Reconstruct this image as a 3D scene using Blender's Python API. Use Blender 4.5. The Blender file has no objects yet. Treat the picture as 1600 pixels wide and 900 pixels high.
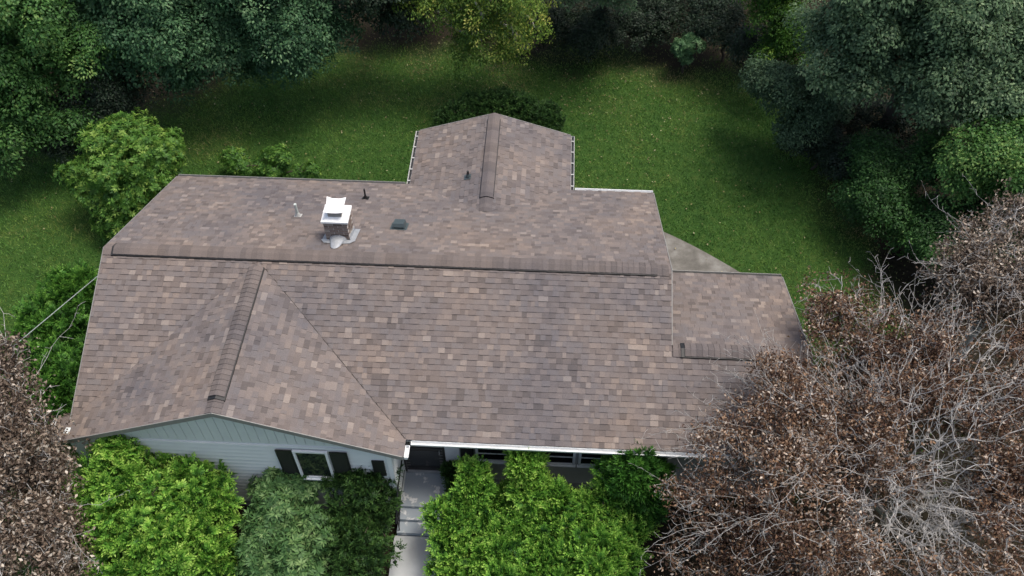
import bpy, math, random
import numpy as np
from mathutils import Vector, Matrix

SC = bpy.context.scene
COL = SC.collection
rng = np.random.default_rng(7)
random.seed(7)

# ------------------------------------------------------------------ camera
cam_d = bpy.data.cameras.new('camera')
cam = bpy.data.objects.new('camera', cam_d)
COL.objects.link(cam)
_pitch, _yaw, _roll = 0.882376, 0.051691, -0.00122
_f = Vector((-math.sin(_yaw) * math.cos(_pitch), math.cos(_yaw) * math.cos(_pitch), -math.sin(_pitch)))
_r = Vector((math.cos(_yaw), math.sin(_yaw), 0))
_u = _r.cross(_f)
_r2 = math.cos(_roll) * _r + math.sin(_roll) * _u
_u2 = -math.sin(_roll) * _r + math.cos(_roll) * _u
CAM = Vector((9.7772, -12.8633, 19.2018))
cam.matrix_world = Matrix(((_r2.x, _u2.x, -_f.x, CAM.x), (_r2.y, _u2.y, -_f.y, CAM.y), (_r2.z, _u2.z, -_f.z, CAM.z), (0, 0, 0, 1)))
cam_d.sensor_width = 36
cam_d.lens = 36 * 1393.877 / 1600
cam_d.clip_end = 2000
SC.camera = cam

# ------------------------------------------------------------------ sky, sun, exposure
SUN_DIR = Vector((0.33, 0.08, 0.93)).normalized()      # towards the sun
w = bpy.data.worlds.new('World')
SC.world = w
w.use_nodes = True
wn = w.node_tree
sky = wn.nodes.new('ShaderNodeTexSky')
sky.sky_type = 'NISHITA'
sky.sun_disc = False
sky.sun_elevation = math.asin(SUN_DIR.z)
sky.sun_rotation = math.atan2(SUN_DIR.x, SUN_DIR.y)
sky.air_density = 1.0
sky.dust_density = 5.0
sky.ozone_density = 1.0
bg = wn.nodes['Background']
bg.inputs[1].default_value = 0.12
wn.links.new(sky.outputs[0], bg.inputs[0])
sl = bpy.data.lights.new('sun', 'SUN')
sl.energy = 1.45
sl.angle = math.radians(22)
sl.color = (1.0, 0.95, 0.87)
so = bpy.data.objects.new('sun', sl)
COL.objects.link(so)
so.rotation_euler = (-SUN_DIR).to_track_quat('-Z', 'Y').to_euler()
so.location = (30, -20, 50)
SC.view_settings.view_transform = 'Standard'
SC.view_settings.look = 'None'
SC.view_settings.exposure = 0.75
SC.view_settings.gamma = 1.0
SC.view_settings.use_curve_mapping = False

# ------------------------------------------------------------------ helpers: materials
def nodes(m):
    m.use_nodes = True
    nt = m.node_tree
    return nt, nt.nodes['Principled BSDF'], nt.nodes['Material Output']

def ramp(nt, stops):
    r = nt.nodes.new('ShaderNodeValToRGB')
    e = r.color_ramp.elements
    while len(e) > 1:
        e.remove(e[-1])
    e[0].position = stops[0][0]
    e[0].color = (*stops[0][1], 1)
    for p, c in stops[1:]:
        x = e.new(p)
        x.color = (*c, 1)
    return r

def position(nt):
    return nt.nodes.new('ShaderNodeNewGeometry').outputs['Position']

def noise(nt, scale, detail=4, rough=0.55, vec=None):
    n = nt.nodes.new('ShaderNodeTexNoise')
    n.inputs['Scale'].default_value = scale
    n.inputs['Detail'].default_value = detail
    n.inputs['Roughness'].default_value = rough
    nt.links.new(vec if vec is not None else position(nt), n.inputs['Vector'])
    return n.outputs['Fac']

def mix(nt, fac, a, b, mode='MIX'):
    m = nt.nodes.new('ShaderNodeMix')
    m.data_type = 'RGBA'
    m.blend_type = mode
    for s, v in ((0, fac), (6, a), (7, b)):
        if hasattr(v, 'is_linked') or hasattr(v, 'links'):
            nt.links.new(v, m.inputs[s])
        elif isinstance(v, (int, float)):
            m.inputs[s].default_value = v
        else:
            m.inputs[s].default_value = (*v, 1)
    return m.outputs[2]

def mathn(nt, op, a, b=0.0, clamp=False):
    m = nt.nodes.new('ShaderNodeMath')
    m.operation = op
    m.use_clamp = clamp
    for i, v in enumerate((a, b)):
        if hasattr(v, 'links'):
            nt.links.new(v, m.inputs[i])
        else:
            m.inputs[i].default_value = v
    return m.outputs[0]

def attr(nt, name):
    a = nt.nodes.new('ShaderNodeAttribute')
    a.attribute_name = name
    return a.outputs['Fac']

def bump(nt, p, h, strength, dist=0.01):
    b = nt.nodes.new('ShaderNodeBump')
    b.inputs['Strength'].default_value = strength
    b.inputs['Distance'].default_value = dist
    nt.links.new(h, b.inputs['Height'])
    nt.links.new(b.outputs[0], p.inputs['Normal'])

def mat_plain(name, col, rough=0.6, var=0.15, scale=6.0, metal=0.0, bmp=0.0, bscale=60):
    m = bpy.data.materials.new(name)
    nt, p, o = nodes(m)
    n = noise(nt, scale, 6)
    c = mix(nt, n, tuple(x * (1 - var) for x in col), tuple(min(1, x * (1 + var)) for x in col))
    nt.links.new(c, p.inputs['Base Color'])
    p.inputs['Roughness'].default_value = rough
    p.inputs['Metallic'].default_value = metal
    if bmp:
        bump(nt, p, noise(nt, bscale, 3), bmp)
    return m

def mat_leaf(name, stops, trans=0.25, rough=0.55, spec=0.3):
    m = bpy.data.materials.new(name)
    nt, p, o = nodes(m)
    r = ramp(nt, stops)
    nt.links.new(attr(nt, 'tint'), r.inputs[0])
    nt.links.new(r.outputs[0], p.inputs['Base Color'])
    p.inputs['Roughness'].default_value = rough
    p.inputs['Specular IOR Level'].default_value = spec
    t = nt.nodes.new('ShaderNodeBsdfTranslucent')
    nt.links.new(r.outputs[0], t.inputs[0])
    s = nt.nodes.new('ShaderNodeMixShader')
    s.inputs[0].default_value = trans
    nt.links.new(p.outputs[0], s.inputs[1])
    nt.links.new(t.outputs[0], s.inputs[2])
    nt.links.new(s.outputs[0], o.inputs['Surface'])
    return m

# ------------------------------------------------------------------ helpers: objects and meshes
def thing(name, label, cat, loc=(0, 0, 0), group=None):
    o = bpy.data.objects.new(name, None)
    o.empty_display_size = 0.2
    COL.objects.link(o)
    o.location = loc
    o['label'] = label
    o['category'] = cat
    if group:
        o['group'] = group
    return o

def link(name, me, mat=None, parent=None, label=None, cat=None, kind=None, group=None):
    o = bpy.data.objects.new(name, me)
    COL.objects.link(o)
    if mat is not None and not me.materials:
        me.materials.append(mat)
    if parent is not None:
        o.parent = parent
        if parent.type == 'EMPTY':
            o.matrix_parent_inverse = Matrix.Translation(-Vector(parent.location))
    for k, v in (('label', label), ('category', cat), ('kind', kind), ('group', group)):
        if v:
            o[k] = v
    return o

def np_mesh(name, verts, faces4=None, tint=None, smooth=False, faces3=None):
    me = bpy.data.meshes.new(name)
    verts = np.asarray(verts, np.float32).reshape(-1, 3)
    me.vertices.add(len(verts))
    me.vertices.foreach_set('co', verts.ravel())
    loops, starts, n = [], [], 0
    k = 0
    for fa, s in ((faces4, 4), (faces3, 3)):
        if fa is None or len(fa) == 0:
            continue
        fa = np.asarray(fa, np.int32)
        loops.append(fa.ravel())
        starts.append(np.arange(len(fa), dtype=np.int32) * s + n)
        n += fa.size
        k += len(fa)
    lp = np.concatenate(loops)
    me.loops.add(len(lp))
    me.loops.foreach_set('vertex_index', lp)
    me.polygons.add(k)
    me.polygons.foreach_set('loop_start', np.concatenate(starts))
    if smooth:
        me.polygons.foreach_set('use_smooth', np.ones(k, bool))
    me.update(calc_edges=True)
    if tint is not None:
        a = me.attributes.new('tint', 'FLOAT', 'FACE')
        a.data.foreach_set('value', np.asarray(tint, np.float32))
    return me

class MB:
    """collects polygons for one mesh"""
    def __init__(s):
        s.v, s.f, s.t = [], [], []
    def poly(s, pts, t=0.5):
        i = len(s.v)
        s.v += [tuple(p) for p in pts]
        s.f.append(tuple(range(i, i + len(pts))))
        s.t.append(t)
    def box(s, x0, x1, y0, y1, z0, z1, t=0.5):
        i = len(s.v)
        s.v += [(x, y, z) for z in (z0, z1) for y in (y0, y1) for x in (x0, x1)]
        for f in ((0, 2, 3, 1), (4, 5, 7, 6), (0, 1, 5, 4), (2, 6, 7, 3), (0, 4, 6, 2), (1, 3, 7, 5)):
            s.f.append(tuple(i + k for k in f))
            s.t.append(t)
        return s
    def prism(s, a, b, t=0.5):
        """closed solid between two polygons of equal length"""
        i, n = len(s.v), len(a)
        s.v += [tuple(p) for p in a] + [tuple(p) for p in b]
        s.f.append(tuple(i + k for k in range(n))[::-1])
        s.f.append(tuple(i + n + k for k in range(n)))
        s.t += [t, t]
        for k in range(n):
            j = (k + 1) % n
            s.f.append((i + k, i + j, i + n + j, i + n + k))
            s.t.append(t)
        return s
    def tube(s, pts, r, n=8, cap=True):
        pts = [Vector(p) for p in pts]
        rr = r if isinstance(r, (list, tuple)) else [r] * len(pts)
        i0 = len(s.v)
        for k, p in enumerate(pts):
            d = (pts[min(k + 1, len(pts) - 1)] - pts[max(k - 1, 0)]).normalized()
            a = d.orthogonal().normalized()
            if abs(d.z) < 0.99:
                a = d.cross(Vector((0, 0, 1))).normalized()
            b = d.cross(a)
            for q in range(n):
                th = 2 * math.pi * q / n
                s.v.append(tuple(p + rr[k] * (math.cos(th) * a + math.sin(th) * b)))
        for k in range(len(pts) - 1):
            for q in range(n):
                q2 = (q + 1) % n
                s.f.append((i0 + k * n + q, i0 + k * n + q2, i0 + (k + 1) * n + q2, i0 + (k + 1) * n + q))
                s.t.append(0.5)
        if cap:
            s.f.append(tuple(i0 + q for q in range(n))[::-1])
            s.f.append(tuple(i0 + (len(pts) - 1) * n + q for q in range(n)))
            s.t += [0.5, 0.5]
        return s
    def mesh(s, name):
        me = bpy.data.meshes.new(name)
        me.from_pydata(s.v, [], s.f)
        a = me.attributes.new('tint', 'FLOAT', 'FACE')
        a.data.foreach_set('value', np.asarray(s.t, np.float32))
        me.update()
        return me
    def build(s, name, mat, parent=None, **kw):
        return link(name, s.mesh(name), mat, parent, **kw)

def clip_half(poly, a, b, c):
    """keep a*u + b*v + c >= 0"""
    out = []
    for i in range(len(poly)):
        p, q = poly[i], poly[(i + 1) % len(poly)]
        dp, dq = a * p[0] + b * p[1] + c, a * q[0] + b * q[1] + c
        if dp >= 0:
            out.append(p)
        if (dp > 0 > dq) or (dp < 0 < dq):
            t = dp / (dp - dq)
            out.append((p[0] + t * (q[0] - p[0]), p[1] + t * (q[1] - p[1])))
    return out

def clip_convex(poly, conv):
    """clip to a counter-clockwise convex polygon"""
    for i in range(len(conv)):
        if len(poly) < 3:
            return []
        (x0, y0), (x1, y1) = conv[i], conv[(i + 1) % len(conv)]
        poly = clip_half(poly, -(y1 - y0), x1 - x0, (y1 - y0) * x0 - (x1 - x0) * y0)
    return poly if len(poly) >= 3 else []

def area(poly):
    return 0.5 * abs(sum(poly[i][0] * poly[(i + 1) % len(poly)][1] - poly[(i + 1) % len(poly)][0] * poly[i][1] for i in range(len(poly))))

# ------------------------------------------------------------------ materials of the house
def mat_shingle():
    m = bpy.data.materials.new('asphalt_shingle')
    nt, p, o = nodes(m)
    r = ramp(nt, SHINGLE_STOPS)
    r.color_ramp.interpolation = 'LINEAR'
    nt.links.new(attr(nt, 'tint'), r.inputs[0])
    big = noise(nt, 0.55, 4, 0.6)
    bigr = ramp(nt, [(0.34, (0.80, 0.83, 0.90)), (0.5, (1.0, 0.99, 0.99)), (0.68, (1.12, 1.05, 0.98))])
    nt.links.new(big, bigr.inputs[0])
    c = mix(nt, 1.0, r.outputs[0], bigr.outputs[0], 'MULTIPLY')
    gran = noise(nt, 55, 5, 0.8)
    gr = ramp(nt, [(0.3, (0.72, 0.72, 0.74)), (0.7, (1.25, 1.25, 1.22))])
    nt.links.new(gran, gr.inputs[0])
    c = mix(nt, 1.0, c, gr.outputs[0], 'MULTIPLY')
    nt.links.new(c, p.inputs['Base Color'])
    p.inputs['Roughness'].default_value = 0.9
    p.inputs['Specular IOR Level'].default_value = 0.25
    bump(nt, p, noise(nt, 220, 2), 0.5, 0.004)
    return m
SHINGLE_STOPS = [(0.0, (0.111, 0.096, 0.0901)), (0.2, (0.1344, 0.1147, 0.1065)), (0.4, (0.1539, 0.1319, 0.1229)), (0.55, (0.1539, 0.1381, 0.1338)), (0.7, (0.1765, 0.1498, 0.1369)), (0.85, (0.1983, 0.1654, 0.1463)), (1.0, (0.2389, 0.206, 0.1837))]
M_SHINGLE = mat_shingle()
M_DECK = mat_plain('roof_underlay', (0.035, 0.031, 0.03), 0.95)
M_TRIM = mat_plain('white_painted_metal', (0.74, 0.75, 0.74), 0.45, 0.06, 3)
M_GUT = mat_plain('dulled_white_gutter', (0.42, 0.42, 0.40), 0.6, 0.2, 5)
M_DARKTRIM = mat_plain('weathered_drip_edge', (0.22, 0.215, 0.20), 0.6, 0.2, 8)
M_SIDING = mat_plain('pale_vinyl_siding', (0.62, 0.65, 0.63), 0.6, 0.10, 2.5)
M_SIDING2 = mat_plain('grey_wood_siding', (0.34, 0.35, 0.33), 0.7, 0.15, 3)
M_BLACK = mat_plain('black_vinyl', (0.012, 0.012, 0.012), 0.5)
M_DOOR = mat_plain('dark_door_paint', (0.016, 0.013, 0.012), 0.35)
M_GLASS = bpy.data.materials.new('window_glass')
_nt, _p, _o = nodes(M_GLASS)
_p.inputs['Base Color'].default_value = (0.012, 0.015, 0.017, 1)
_p.inputs['Roughness'].default_value = 0.06
_p.inputs['Specular IOR Level'].default_value = 0.6
M_FOUND = mat_plain('concrete_block_foundation', (0.22, 0.21, 0.20), 0.9, 0.2, 5, bmp=0.3)
M_METAL = mat_plain('galvanised_flashing', (0.40, 0.42, 0.44), 0.5, 0.35, 9, 0.4)
M_CROWN = mat_plain('white_chimney_crown', (0.82, 0.82, 0.80), 0.8, 0.06, 12)
M_BRICK = bpy.data.materials.new('chimney_brick')
_nt, _p, _o = nodes(M_BRICK)
_r = ramp(_nt, [(0, (0.10, 0.07, 0.055)), (0.5, (0.19, 0.14, 0.115)), (1, (0.30, 0.26, 0.22))])
_nt.links.new(attr(_nt, 'tint'), _r.inputs[0])
_c = mix(_nt, 1.0, _r.outputs[0], mix(_nt, noise(_nt, 30, 4), (0.7, 0.7, 0.7), (1.2, 1.2, 1.2)), 'MULTIPLY')
_nt.links.new(_c, _p.inputs['Base Color'])
_p.inputs['Roughness'].default_value = 0.9
M_MORTAR = mat_plain('mortar', (0.50, 0.48, 0.45), 0.95)
M_IRON = mat_plain('black_iron', (0.01, 0.01, 0.011), 0.4)
M_WHITE = mat_plain('white_door_panel', (0.70, 0.70, 0.70), 0.5, 0.05)
M_PVC = mat_plain('pale_pipe', (0.45, 0.50, 0.46), 0.5)

# ------------------------------------------------------------------ the house
H, S, WB, WF, L = 4.40, 0.4058, 4.016, 3.647, 12.6
XG, WG, YG = 3.496, 3.578, 4.069          # front cross gable: ridge x, half width, front edge
ZG = H - S * 0.17                          # its ridge height
ZE = H - S * WF                            # front eave height
SG = (ZG - ZE) / WG                        # its slope
XL = -0.34                                 # its left eave
YJ = (H - ZG) / S
YR, GAR, GB, SGB = 1.665, 2.93, 2.90, 0.3066   # lower right wing
ZR = H - S * YR
XA, YA, WA, SA = 8.32, 6.253, 2.104, 0.3287    # rear wing
ZA = H - 1.0005
house = thing('house', 'single storey house with brown and grey shingle roof, white gutters and pale siding', 'house', (6.3, 0, 0))

class Plane:
    def __init__(s, o, u, v):
        s.o, s.u, s.v = Vector(o), Vector(u).normalized(), Vector(v).normalized()
        s.n = s.u.cross(s.v)
    def pt(s, u, v, h=0.0):
        return s.o + s.u * u + s.v * v + s.n * h
    def mat(s, u, v):
        p = s.pt(u, v)
        return Matrix(((s.u.x, s.v.x, s.n.x, p.x), (s.u.y, s.v.y, s.n.y, p.y), (s.u.z, s.v.z, s.n.z, p.z), (0, 0, 0, 1)))

def sec(s):
    return math.sqrt(1 + s * s)

# slopes: plane and the convex pieces they cover, in (along the eave, up the slope)
P_FRONT = Plane((0, -WF, ZE), (1, 0, 0), (0, 1, S))
VF = WF * sec(S)
vj, vr = (WF - YJ) * sec(S), (WF - YR) * sec(S)
zv = ZE                                    # valley foot height equals the eave height
xr_foot = XG + (ZG - ZE) / SG
y_left = (H - (ZG - SG * XG))/S            # where the left valley meets the left rake (x = 0)
vl = (WF - y_left) * sec(S)
SLOPES = []
SLOPES.append((P_FRONT, [[(xr_foot, 0), (L + GAR, 0), (L + GAR, vr), (L, vr), (L, vr), (XG, vr * 0 + vj)],
                         ], 'x'))
SLOPES.clear()
# front slope split into convex pieces: left of the left valley, between valley top and ridge, right of the right valley, right wing
f_pieces = [
    [(0, vl), (XG, vj), (XG, VF), (0, VF)],
    [(xr_foot, 0), (L, 0), (L, VF), (XG, VF), (XG, vj)],
    [(L, 0), (L + GAR, 0), (L + GAR, vr), (L, vr)],
]
P_BACK = Plane((L, WB, H - S * WB), (-1, 0, 0), (0, -1, S))
VB = WB * sec(S)
ya_hit = WB
# rear wing meets the back slope along two valleys
zb = H - S * WB
yv_top = (H - ZA) / S
vtop = (WB - yv_top) * sec(S)
dxv = (ZA - zb) / SA
ua0, ua1, uac = L - (XA + min(dxv, WA)), L - (XA - min(dxv, WA)), L - XA
b_pieces = [
    [(0, 0), (ua0, 0), (uac, vtop), (uac, VB), (0, VB)],
    [(ua1, 0), (L, 0), (L, VB), (uac, VB), (uac, vtop)],
]
# cross gable slopes
P_GR = Plane((XG + WG, -YG, ZE), (0, 1, 0), (-1, 0, SG))       # right slope
VG = WG * sec(SG)
ujr = YG - YJ
g_r = [[(0, 0), (YG - WF, 0), (ujr, VG), (0, VG)]]
WGL = XG - XL
zl = ZG - SG * WGL
P_GL = Plane((XL, -YJ, zl), (0, -1, 0), (1, 0, SG))            # left slope, u runs to the front
VGL = WGL * sec(SG)
# left valley continues to the left rake at x=0, the eave strip runs back a little further
u_front = YG - YJ
u_val0 = y_left - YJ
v0x = (0 - XL) * sec(SG)
g_l = [[(u_val0 - 0.12, 0), (u_front, 0), (u_front, VGL), (0, VGL), (u_val0 - 0.0, v0x), (u_val0 - 0.12, v0x - 0.02)]]
g_l = [[(u_val0, v0x), (u_front, v0x), (u_front, VGL), (0, VGL)], [(u_val0 - 0.12, 0), (u_front, 0), (u_front, v0x), (u_val0 - 0.12, v0x)]]
P_WB = Plane((L + GAR, GB - YR, ZR - SGB * GB), (-1, 0, 0), (0, -1, SGB))
w_b = [[(0, 0), (GAR, 0), (GAR, GB * sec(SGB)), (0, GB * sec(SGB))]]
P_AL = Plane((XA - WA, YA, ZA - SA * WA), (0, -1, 0), (1, 0, SA))
P_AR = Plane((XA + WA, WB, ZA - SA * WA), (0, 1, 0), (-1, 0, SA))
VA = WA * sec(SA)
a_l = [[(0, 0), (YA - WB + 0.0, 0), (YA - yv_top, VA), (0, VA)]]
a_r = [[(0, 0), (YA - WB, 0), (YA - WB, VA), (-(WB - yv_top), VA)]]
# stagger order: (plane, pieces, course offset)
SLOPES = [(P_FRONT, f_pieces), (P_BACK, b_pieces), (P_GR, g_r), (P_GL, g_l), (P_WB, w_b), (P_AL, a_l), (P_AR, a_r)]

roof = MB()
TH = 0.10
for pl, pcs in SLOPES:
    for pc in pcs:
        roof.prism([pl.pt(u, v, -TH) for u, v in pc], [pl.pt(u, v, 0) for u, v in pc])
ROOF = roof.build('roof', M_DECK, house)

# ---- shingles: every tab is its own wedge; the largest 300 are objects, the rest one part
EXPO = 0.124
WIDTHS = (0.08, 0.11, 0.14, 0.17, 0.21)
TINTS = (0.0, 0.14, 0.28, 0.42, 0.52, 0.60, 0.70, 0.80, 0.90, 1.0)
TW = np.array((3, 8, 15, 19, 15, 13, 13, 8, 4, 2), float)
TW /= TW.sum()
RAISE = (0.0, 0.009)
tabs = []
srng = np.random.default_rng(11)
for pl, pcs in SLOPES:
    us = [p[0] for pc in pcs for p in pc]
    vs = [p[1] for pc in pcs for p in pc]
    umin, umax, vmax = min(us), max(us), max(vs)
    nrow = int(math.ceil(vmax / EXPO))
    for r_ in range(nrow):
        v0 = -0.015 + r_ * EXPO
        u = umin - srng.random() * 0.3
        prev = 0
        while u < umax:
            wi = srng.choice(5, p=(0.14, 0.24, 0.27, 0.22, 0.13))
            ti = srng.choice(10, p=TW)
            ra = 0 if prev else int(srng.random() < 0.62)
            prev = ra
            wd = WIDTHS[wi]
            rect = [(u, v0), (u + wd, v0), (u + wd, v0 + EXPO + 0.012), (u, v0 + EXPO + 0.012)]
            for pc in pcs:
                # let eave courses overhang the piece by a finger
                q = clip_convex(rect, [(a, b - 0.03) if b < 1e-6 else (a, b) for a, b in pc])
                if q and area(q) > 0.0008:
                    full = abs(area(q) - wd * (EXPO + 0.012)) < 1e-5
                    tabs.append((pl, q, v0, ti, ra, full, wi, u))
            u += wd

def tab_h(v, v0, ra):
    f = (v - v0) / EXPO
    return 0.004 + 0.011 * max(0.0, 1 - f) + RAISE[ra] * (1.0 if f < 1.0 else 0.6)

def size_key(t):
    pl, q, v0, ti, ra, full, wi, u = t
    c = pl.pt(q[0][0], q[0][1])
    d = CAM - c
    return -(WIDTHS[wi] * abs(d.normalized().dot(pl.n)) / d.length_squared)

cand = []
for i, t in enumerate(tabs):
    if not t[5]:
        continue
    c = t[0].pt(t[1][0][0], t[1][0][1])
    hidden = (c.x > 12.4 and c.y < -1) or (c.x < 1.6 and c.y < -3.3)
    if not hidden:
        cand.append((size_key(t), i))
cand.sort()
single = set(i for _, i in cand[:300])
cache = {}
rest = MB()
for i, (pl, q, v0, ti, ra, full, wi, u) in enumerate(tabs):
    if i in single:
        key = (wi, ti, ra)
        if key not in cache:
            b = MB()
            wd, e = WIDTHS[wi], EXPO + 0.012
            h0, h1 = tab_h(0, 0, ra), tab_h(e, 0, ra)
            top = [(0, 0, h0), (wd, 0, h0), (wd, e, h1), (0, e, h1)]
            b.prism([(x, y, -0.001) for x, y, z in top], top, TINTS[ti])
            me = b.mesh('shingle')
            me.materials.append(M_SHINGLE)
            cache[key] = me
        o = link('shingle', cache[key], None, ROOF)
        o.matrix_local = pl.mat(u, v0)
        continue
    n = len(q)
    top = [pl.pt(a, b, tab_h(b, v0, ra)) for a, b in q]
    bot = [pl.pt(a, b, -0.001) for a, b in q]
    i0 = len(rest.v)
    rest.v += [tuple(x) for x in top] + [tuple(x) for x in bot]
    rest.f.append(tuple(range(i0, i0 + n)))
    rest.t.append(TINTS[ti] + srng.uniform(-.03, .03))
    for k in range(n):
        j = (k + 1) % n
        rest.f.append((i0 + n + k, i0 + n + j, i0 + j, i0 + k))
        rest.t.append(TINTS[ti])
rest.build('shingle_field', M_SHINGLE, ROOF, kind='stuff')

# ---- ridges: vent strips with a row of caps on each
def ridge(p0, p1, sl_a, sl_b, vent0, vent1, hw=0.178):
    """p0 -> p1 along the ridge; slopes either side; vent between vent0 and vent1 (metres from p0)"""
    p0, p1 = Vector(p0), Vector(p1)
    d = (p1 - p0).normalized()
    s = d.cross(Vector((0, 0, 1))).normalized()
    ln = (p1 - p0).length
    va = (s - Vector((0, 0, sl_a))).normalized()
    vb = (-s - Vector((0, 0, sl_b))).normalized()
    up = Vector((0, 0, 1))
    if vent1 > vent0:
        v = MB()
        w_ = hw + 0.016
        def prof(t, h):
            c = p0 + d * t
            return [c + va * w_ + up * 0.012, c + va * w_ + up * h, c + up * (h + 0.004), c + vb * w_ + up * h, c + vb * w_ + up * 0.012]
        v.prism(prof(vent0, 0.055), prof(vent1, 0.055))
        v.build('ridge_vent', M_BLACK, ROOF)
    meshes = []
    for k in range(4):
        b = MB()
        t = (0.06, 0.26, 0.16, 0.32)[k]
        e = EXPO + 0.02
        # local frame: x along ridge, wedge thickness at the exposed end
        def prf(x, h):
            c = d * x
            return [c + va * hw + up * h, c + va * 0.03 + up * (h + 0.004), c + vb * 0.03 + up * (h + 0.004), c + vb * hw + up * h]
        a0, a1 = prf(0, 0.017), prf(e, 0.004)
        c0, c1 = prf(0, 0.0), prf(e, -0.002)
        b.prism(c0 + a0[::-1], c1 + a1[::-1], t)
        me = b.mesh('ridge_cap')
        me.materials.append(M_SHINGLE)
        meshes.append(me)
    n = int(ln / EXPO)
    for i in range(n):
        x = i * EXPO
        raised = 0.062 if vent0 - 0.02 <= x <= vent1 - 0.1 else 0.02
        o = link('ridge_cap', meshes[srng.integers(4)], None, ROOF)
        o.matrix_local = Matrix.Translation(p0 + d * x + up * raised)

ridge((0.0, 0, H), (L, 0, H), S, S, 0.2, L - 0.32)
ridge((XG, -YG, ZG), (XG, -YJ - 0.1, ZG), SG, SG, 0.30, YG - YJ - 0.15, 0.17)
ridge((L + 0.02, -YR, ZR), (L + GAR, -YR, ZR), S, SGB, 0.17, GAR)
ridge((XA, YA, ZA), (XA, yv_top + 0.02, ZA), SA, SA, 0.22, YA - yv_top - 0.55, 0.17)

# ---- closed-cut valleys of the front gable: a dark cut edge along the right one
M_CUT = mat_plain('cut_shingle_edge', (0.075, 0.064, 0.058), 0.95)
def valley(p, q, side, n1):
    p, q = Vector(p), Vector(q)
    d = (q - p).normalized()
    s_ = (Vector(side) - d * d.dot(Vector(side))).normalized()
    up = Vector(n1).normalized()
    m = MB()
    m.prism([p + up * .004, q + up * .004, q + s_ * .009 + up * .004, p + s_ * .009 + up * .004],
            [p + up * .028, q + up * .028, q + s_ * .009 + up * .028, p + s_ * .009 + up * .028])
    m.build('valley_edge', M_CUT, ROOF)
valley((XG + .08, -YJ - .05, ZG - SG * .08), (xr_foot, -WF, ZE), (-1, 0, SG), (SG, 0, 1))

# ---- rake trim and gutters
rk = MB()
def rake(a, b, w_=0.018, h=0.11):
    a, b = Vector(a), Vector(b)
    d = (b - a).normalized()
    s = Vector((d.y, -d.x, 0)).normalized()
    up = Vector((0, 0, 1))
    q = lambda c: [c - up * h, c + s * w_ - up * h, c + s * w_ + up * 0.022, c + up * 0.022]
    m = MB()
    m.prism(q(a), q(b))
    m.build('rake_trim', M_DARKTRIM, house)
e_ = 0.002
rake((-e_, 0, H), (-e_, -y_left, H - S * y_left))
rake((-e_, WB, H - S * WB), (-e_, 0, H))
rake((L + e_, -YR + 0.1, ZR), (L + e_, 0, H))
rake((L + e_, 0, H), (L + e_, WB, H - S * WB))
rake((L + GAR + e_, -WF, ZE), (L + GAR + e_, -YR, ZR))
rake((L + GAR + e_, -YR, ZR), (L + GAR + e_, GB - YR, ZR - SGB * GB))
rake((XA, YA + e_, ZA), (XA - WA, YA + e_, ZA - SA * WA))
rake((XA + WA, YA + e_, ZA - SA * WA), (XA, YA + e_, ZA))
rake((XL, -YG - e_, zl), (XG, -YG - e_, ZG))
rake((XG, -YG - e_, ZG), (XG + WG, -YG - e_, ZE))

def gutter(a, b, out, mat, label=None, size=0.09, n_hang=0, shade_strip=False):
    """U-shaped channel from a to b hung on the eave, opening upwards"""
    a, b, out = Vector(a), Vector(b), Vector(out).normalized()
    up = Vector((0, 0, 1))
    d = (b - a).normalized()
    a = a + out * 0.004
    b = b + out * 0.004
    t = 0.008
    prof = [(0, 0.0), (0, -size), (size * 0.8, -size), (size, -0.012), (size + 0.006, -0.012), (size + 0.006, -0.002), (size - t, -0.002),
            (size * 0.8 - t, -size + t), (t, -size + t), (t, 0.0)]
    q = lambda c: [c + out * x + up * z for x, z in prof]
    m = MB()
    A, B = q(a), q(b)
    n = len(prof)
    i0 = len(m.v)
    m.v += [tuple(p) for p in A + B]
    for k in range(n):
        j = (k + 1) % n
        m.f.append((k, j, n + j, n + k))
        m.t.append(.5)
    for c in (a, b - d * 0.006):
        m.prism([c, c - up * size, c + out * size * 0.8 - up * size, c + out * size],
                [p + d * 0.006 for p in (c, c - up * size, c + out * size * 0.8 - up * size, c + out * size)])
    g = m.build('gutter', mat, house)
    if shade_strip:
        z_ = -size * .45
        w0, w1 = t + .001, size * .9 - t
        q = lambda c: [c + out * w0 + up * (z_ - .02), c + out * w1 + up * (z_ - .02), c + out * w1 + up * z_, c + out * w0 + up * z_]
        db = MB()  # black strip added in the channel, standing in for the shade inside it
        db.prism(q(a + d * .01), q(b - d * .01))
        db.build('gutter_shade_strip', M_BLACK, g)
    ln = (b - a).length
    for k in range(n_hang):
        c = a + d * (ln * (k + 0.5) / n_hang)
        h = MB()
        h.prism([c - d * .018 + up * 0.002, c + out * size - d * .018 + up * 0.002, c + out * size - d * .018 + up * 0.008, c - d * .018 + up * 0.008],
                [c + d * .018 + up * 0.002, c + out * size + d * .018 + up * 0.002, c + out * size + d * .018 + up * 0.008, c + d * .018 + up * 0.008])
        h.build('gutter_hanger', mat, g)
    return g
gz = -0.012
gutter((xr_foot + 0.13, -WF - 0.02, ZE + gz), (L + GAR, -WF - 0.02, ZE + gz), (0, -1, 0), M_TRIM, n_hang=0)
gutter((XG + WG + 0.02, -WF - 0.14, ZE + gz), (XG + WG + 0.02, -YG, ZE + gz), (1, 0, 0), M_TRIM)
gutter((XL - 0.02, -YG, zl + gz), (XL - 0.02, -y_left + 0.10, zl + gz), (-1, 0, 0), M_TRIM)
gutter((L, WB + 0.02, H - S * WB + gz), (XA + WA + 0.14, WB + 0.02, H - S * WB + gz), (0, 1, 0), M_TRIM)
gutter((XA - WA - 0.14, WB + 0.02, H - S * WB + gz), (0, WB + 0.02, H - S * WB + gz), (0, 1, 0), M_DARKTRIM)
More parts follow.
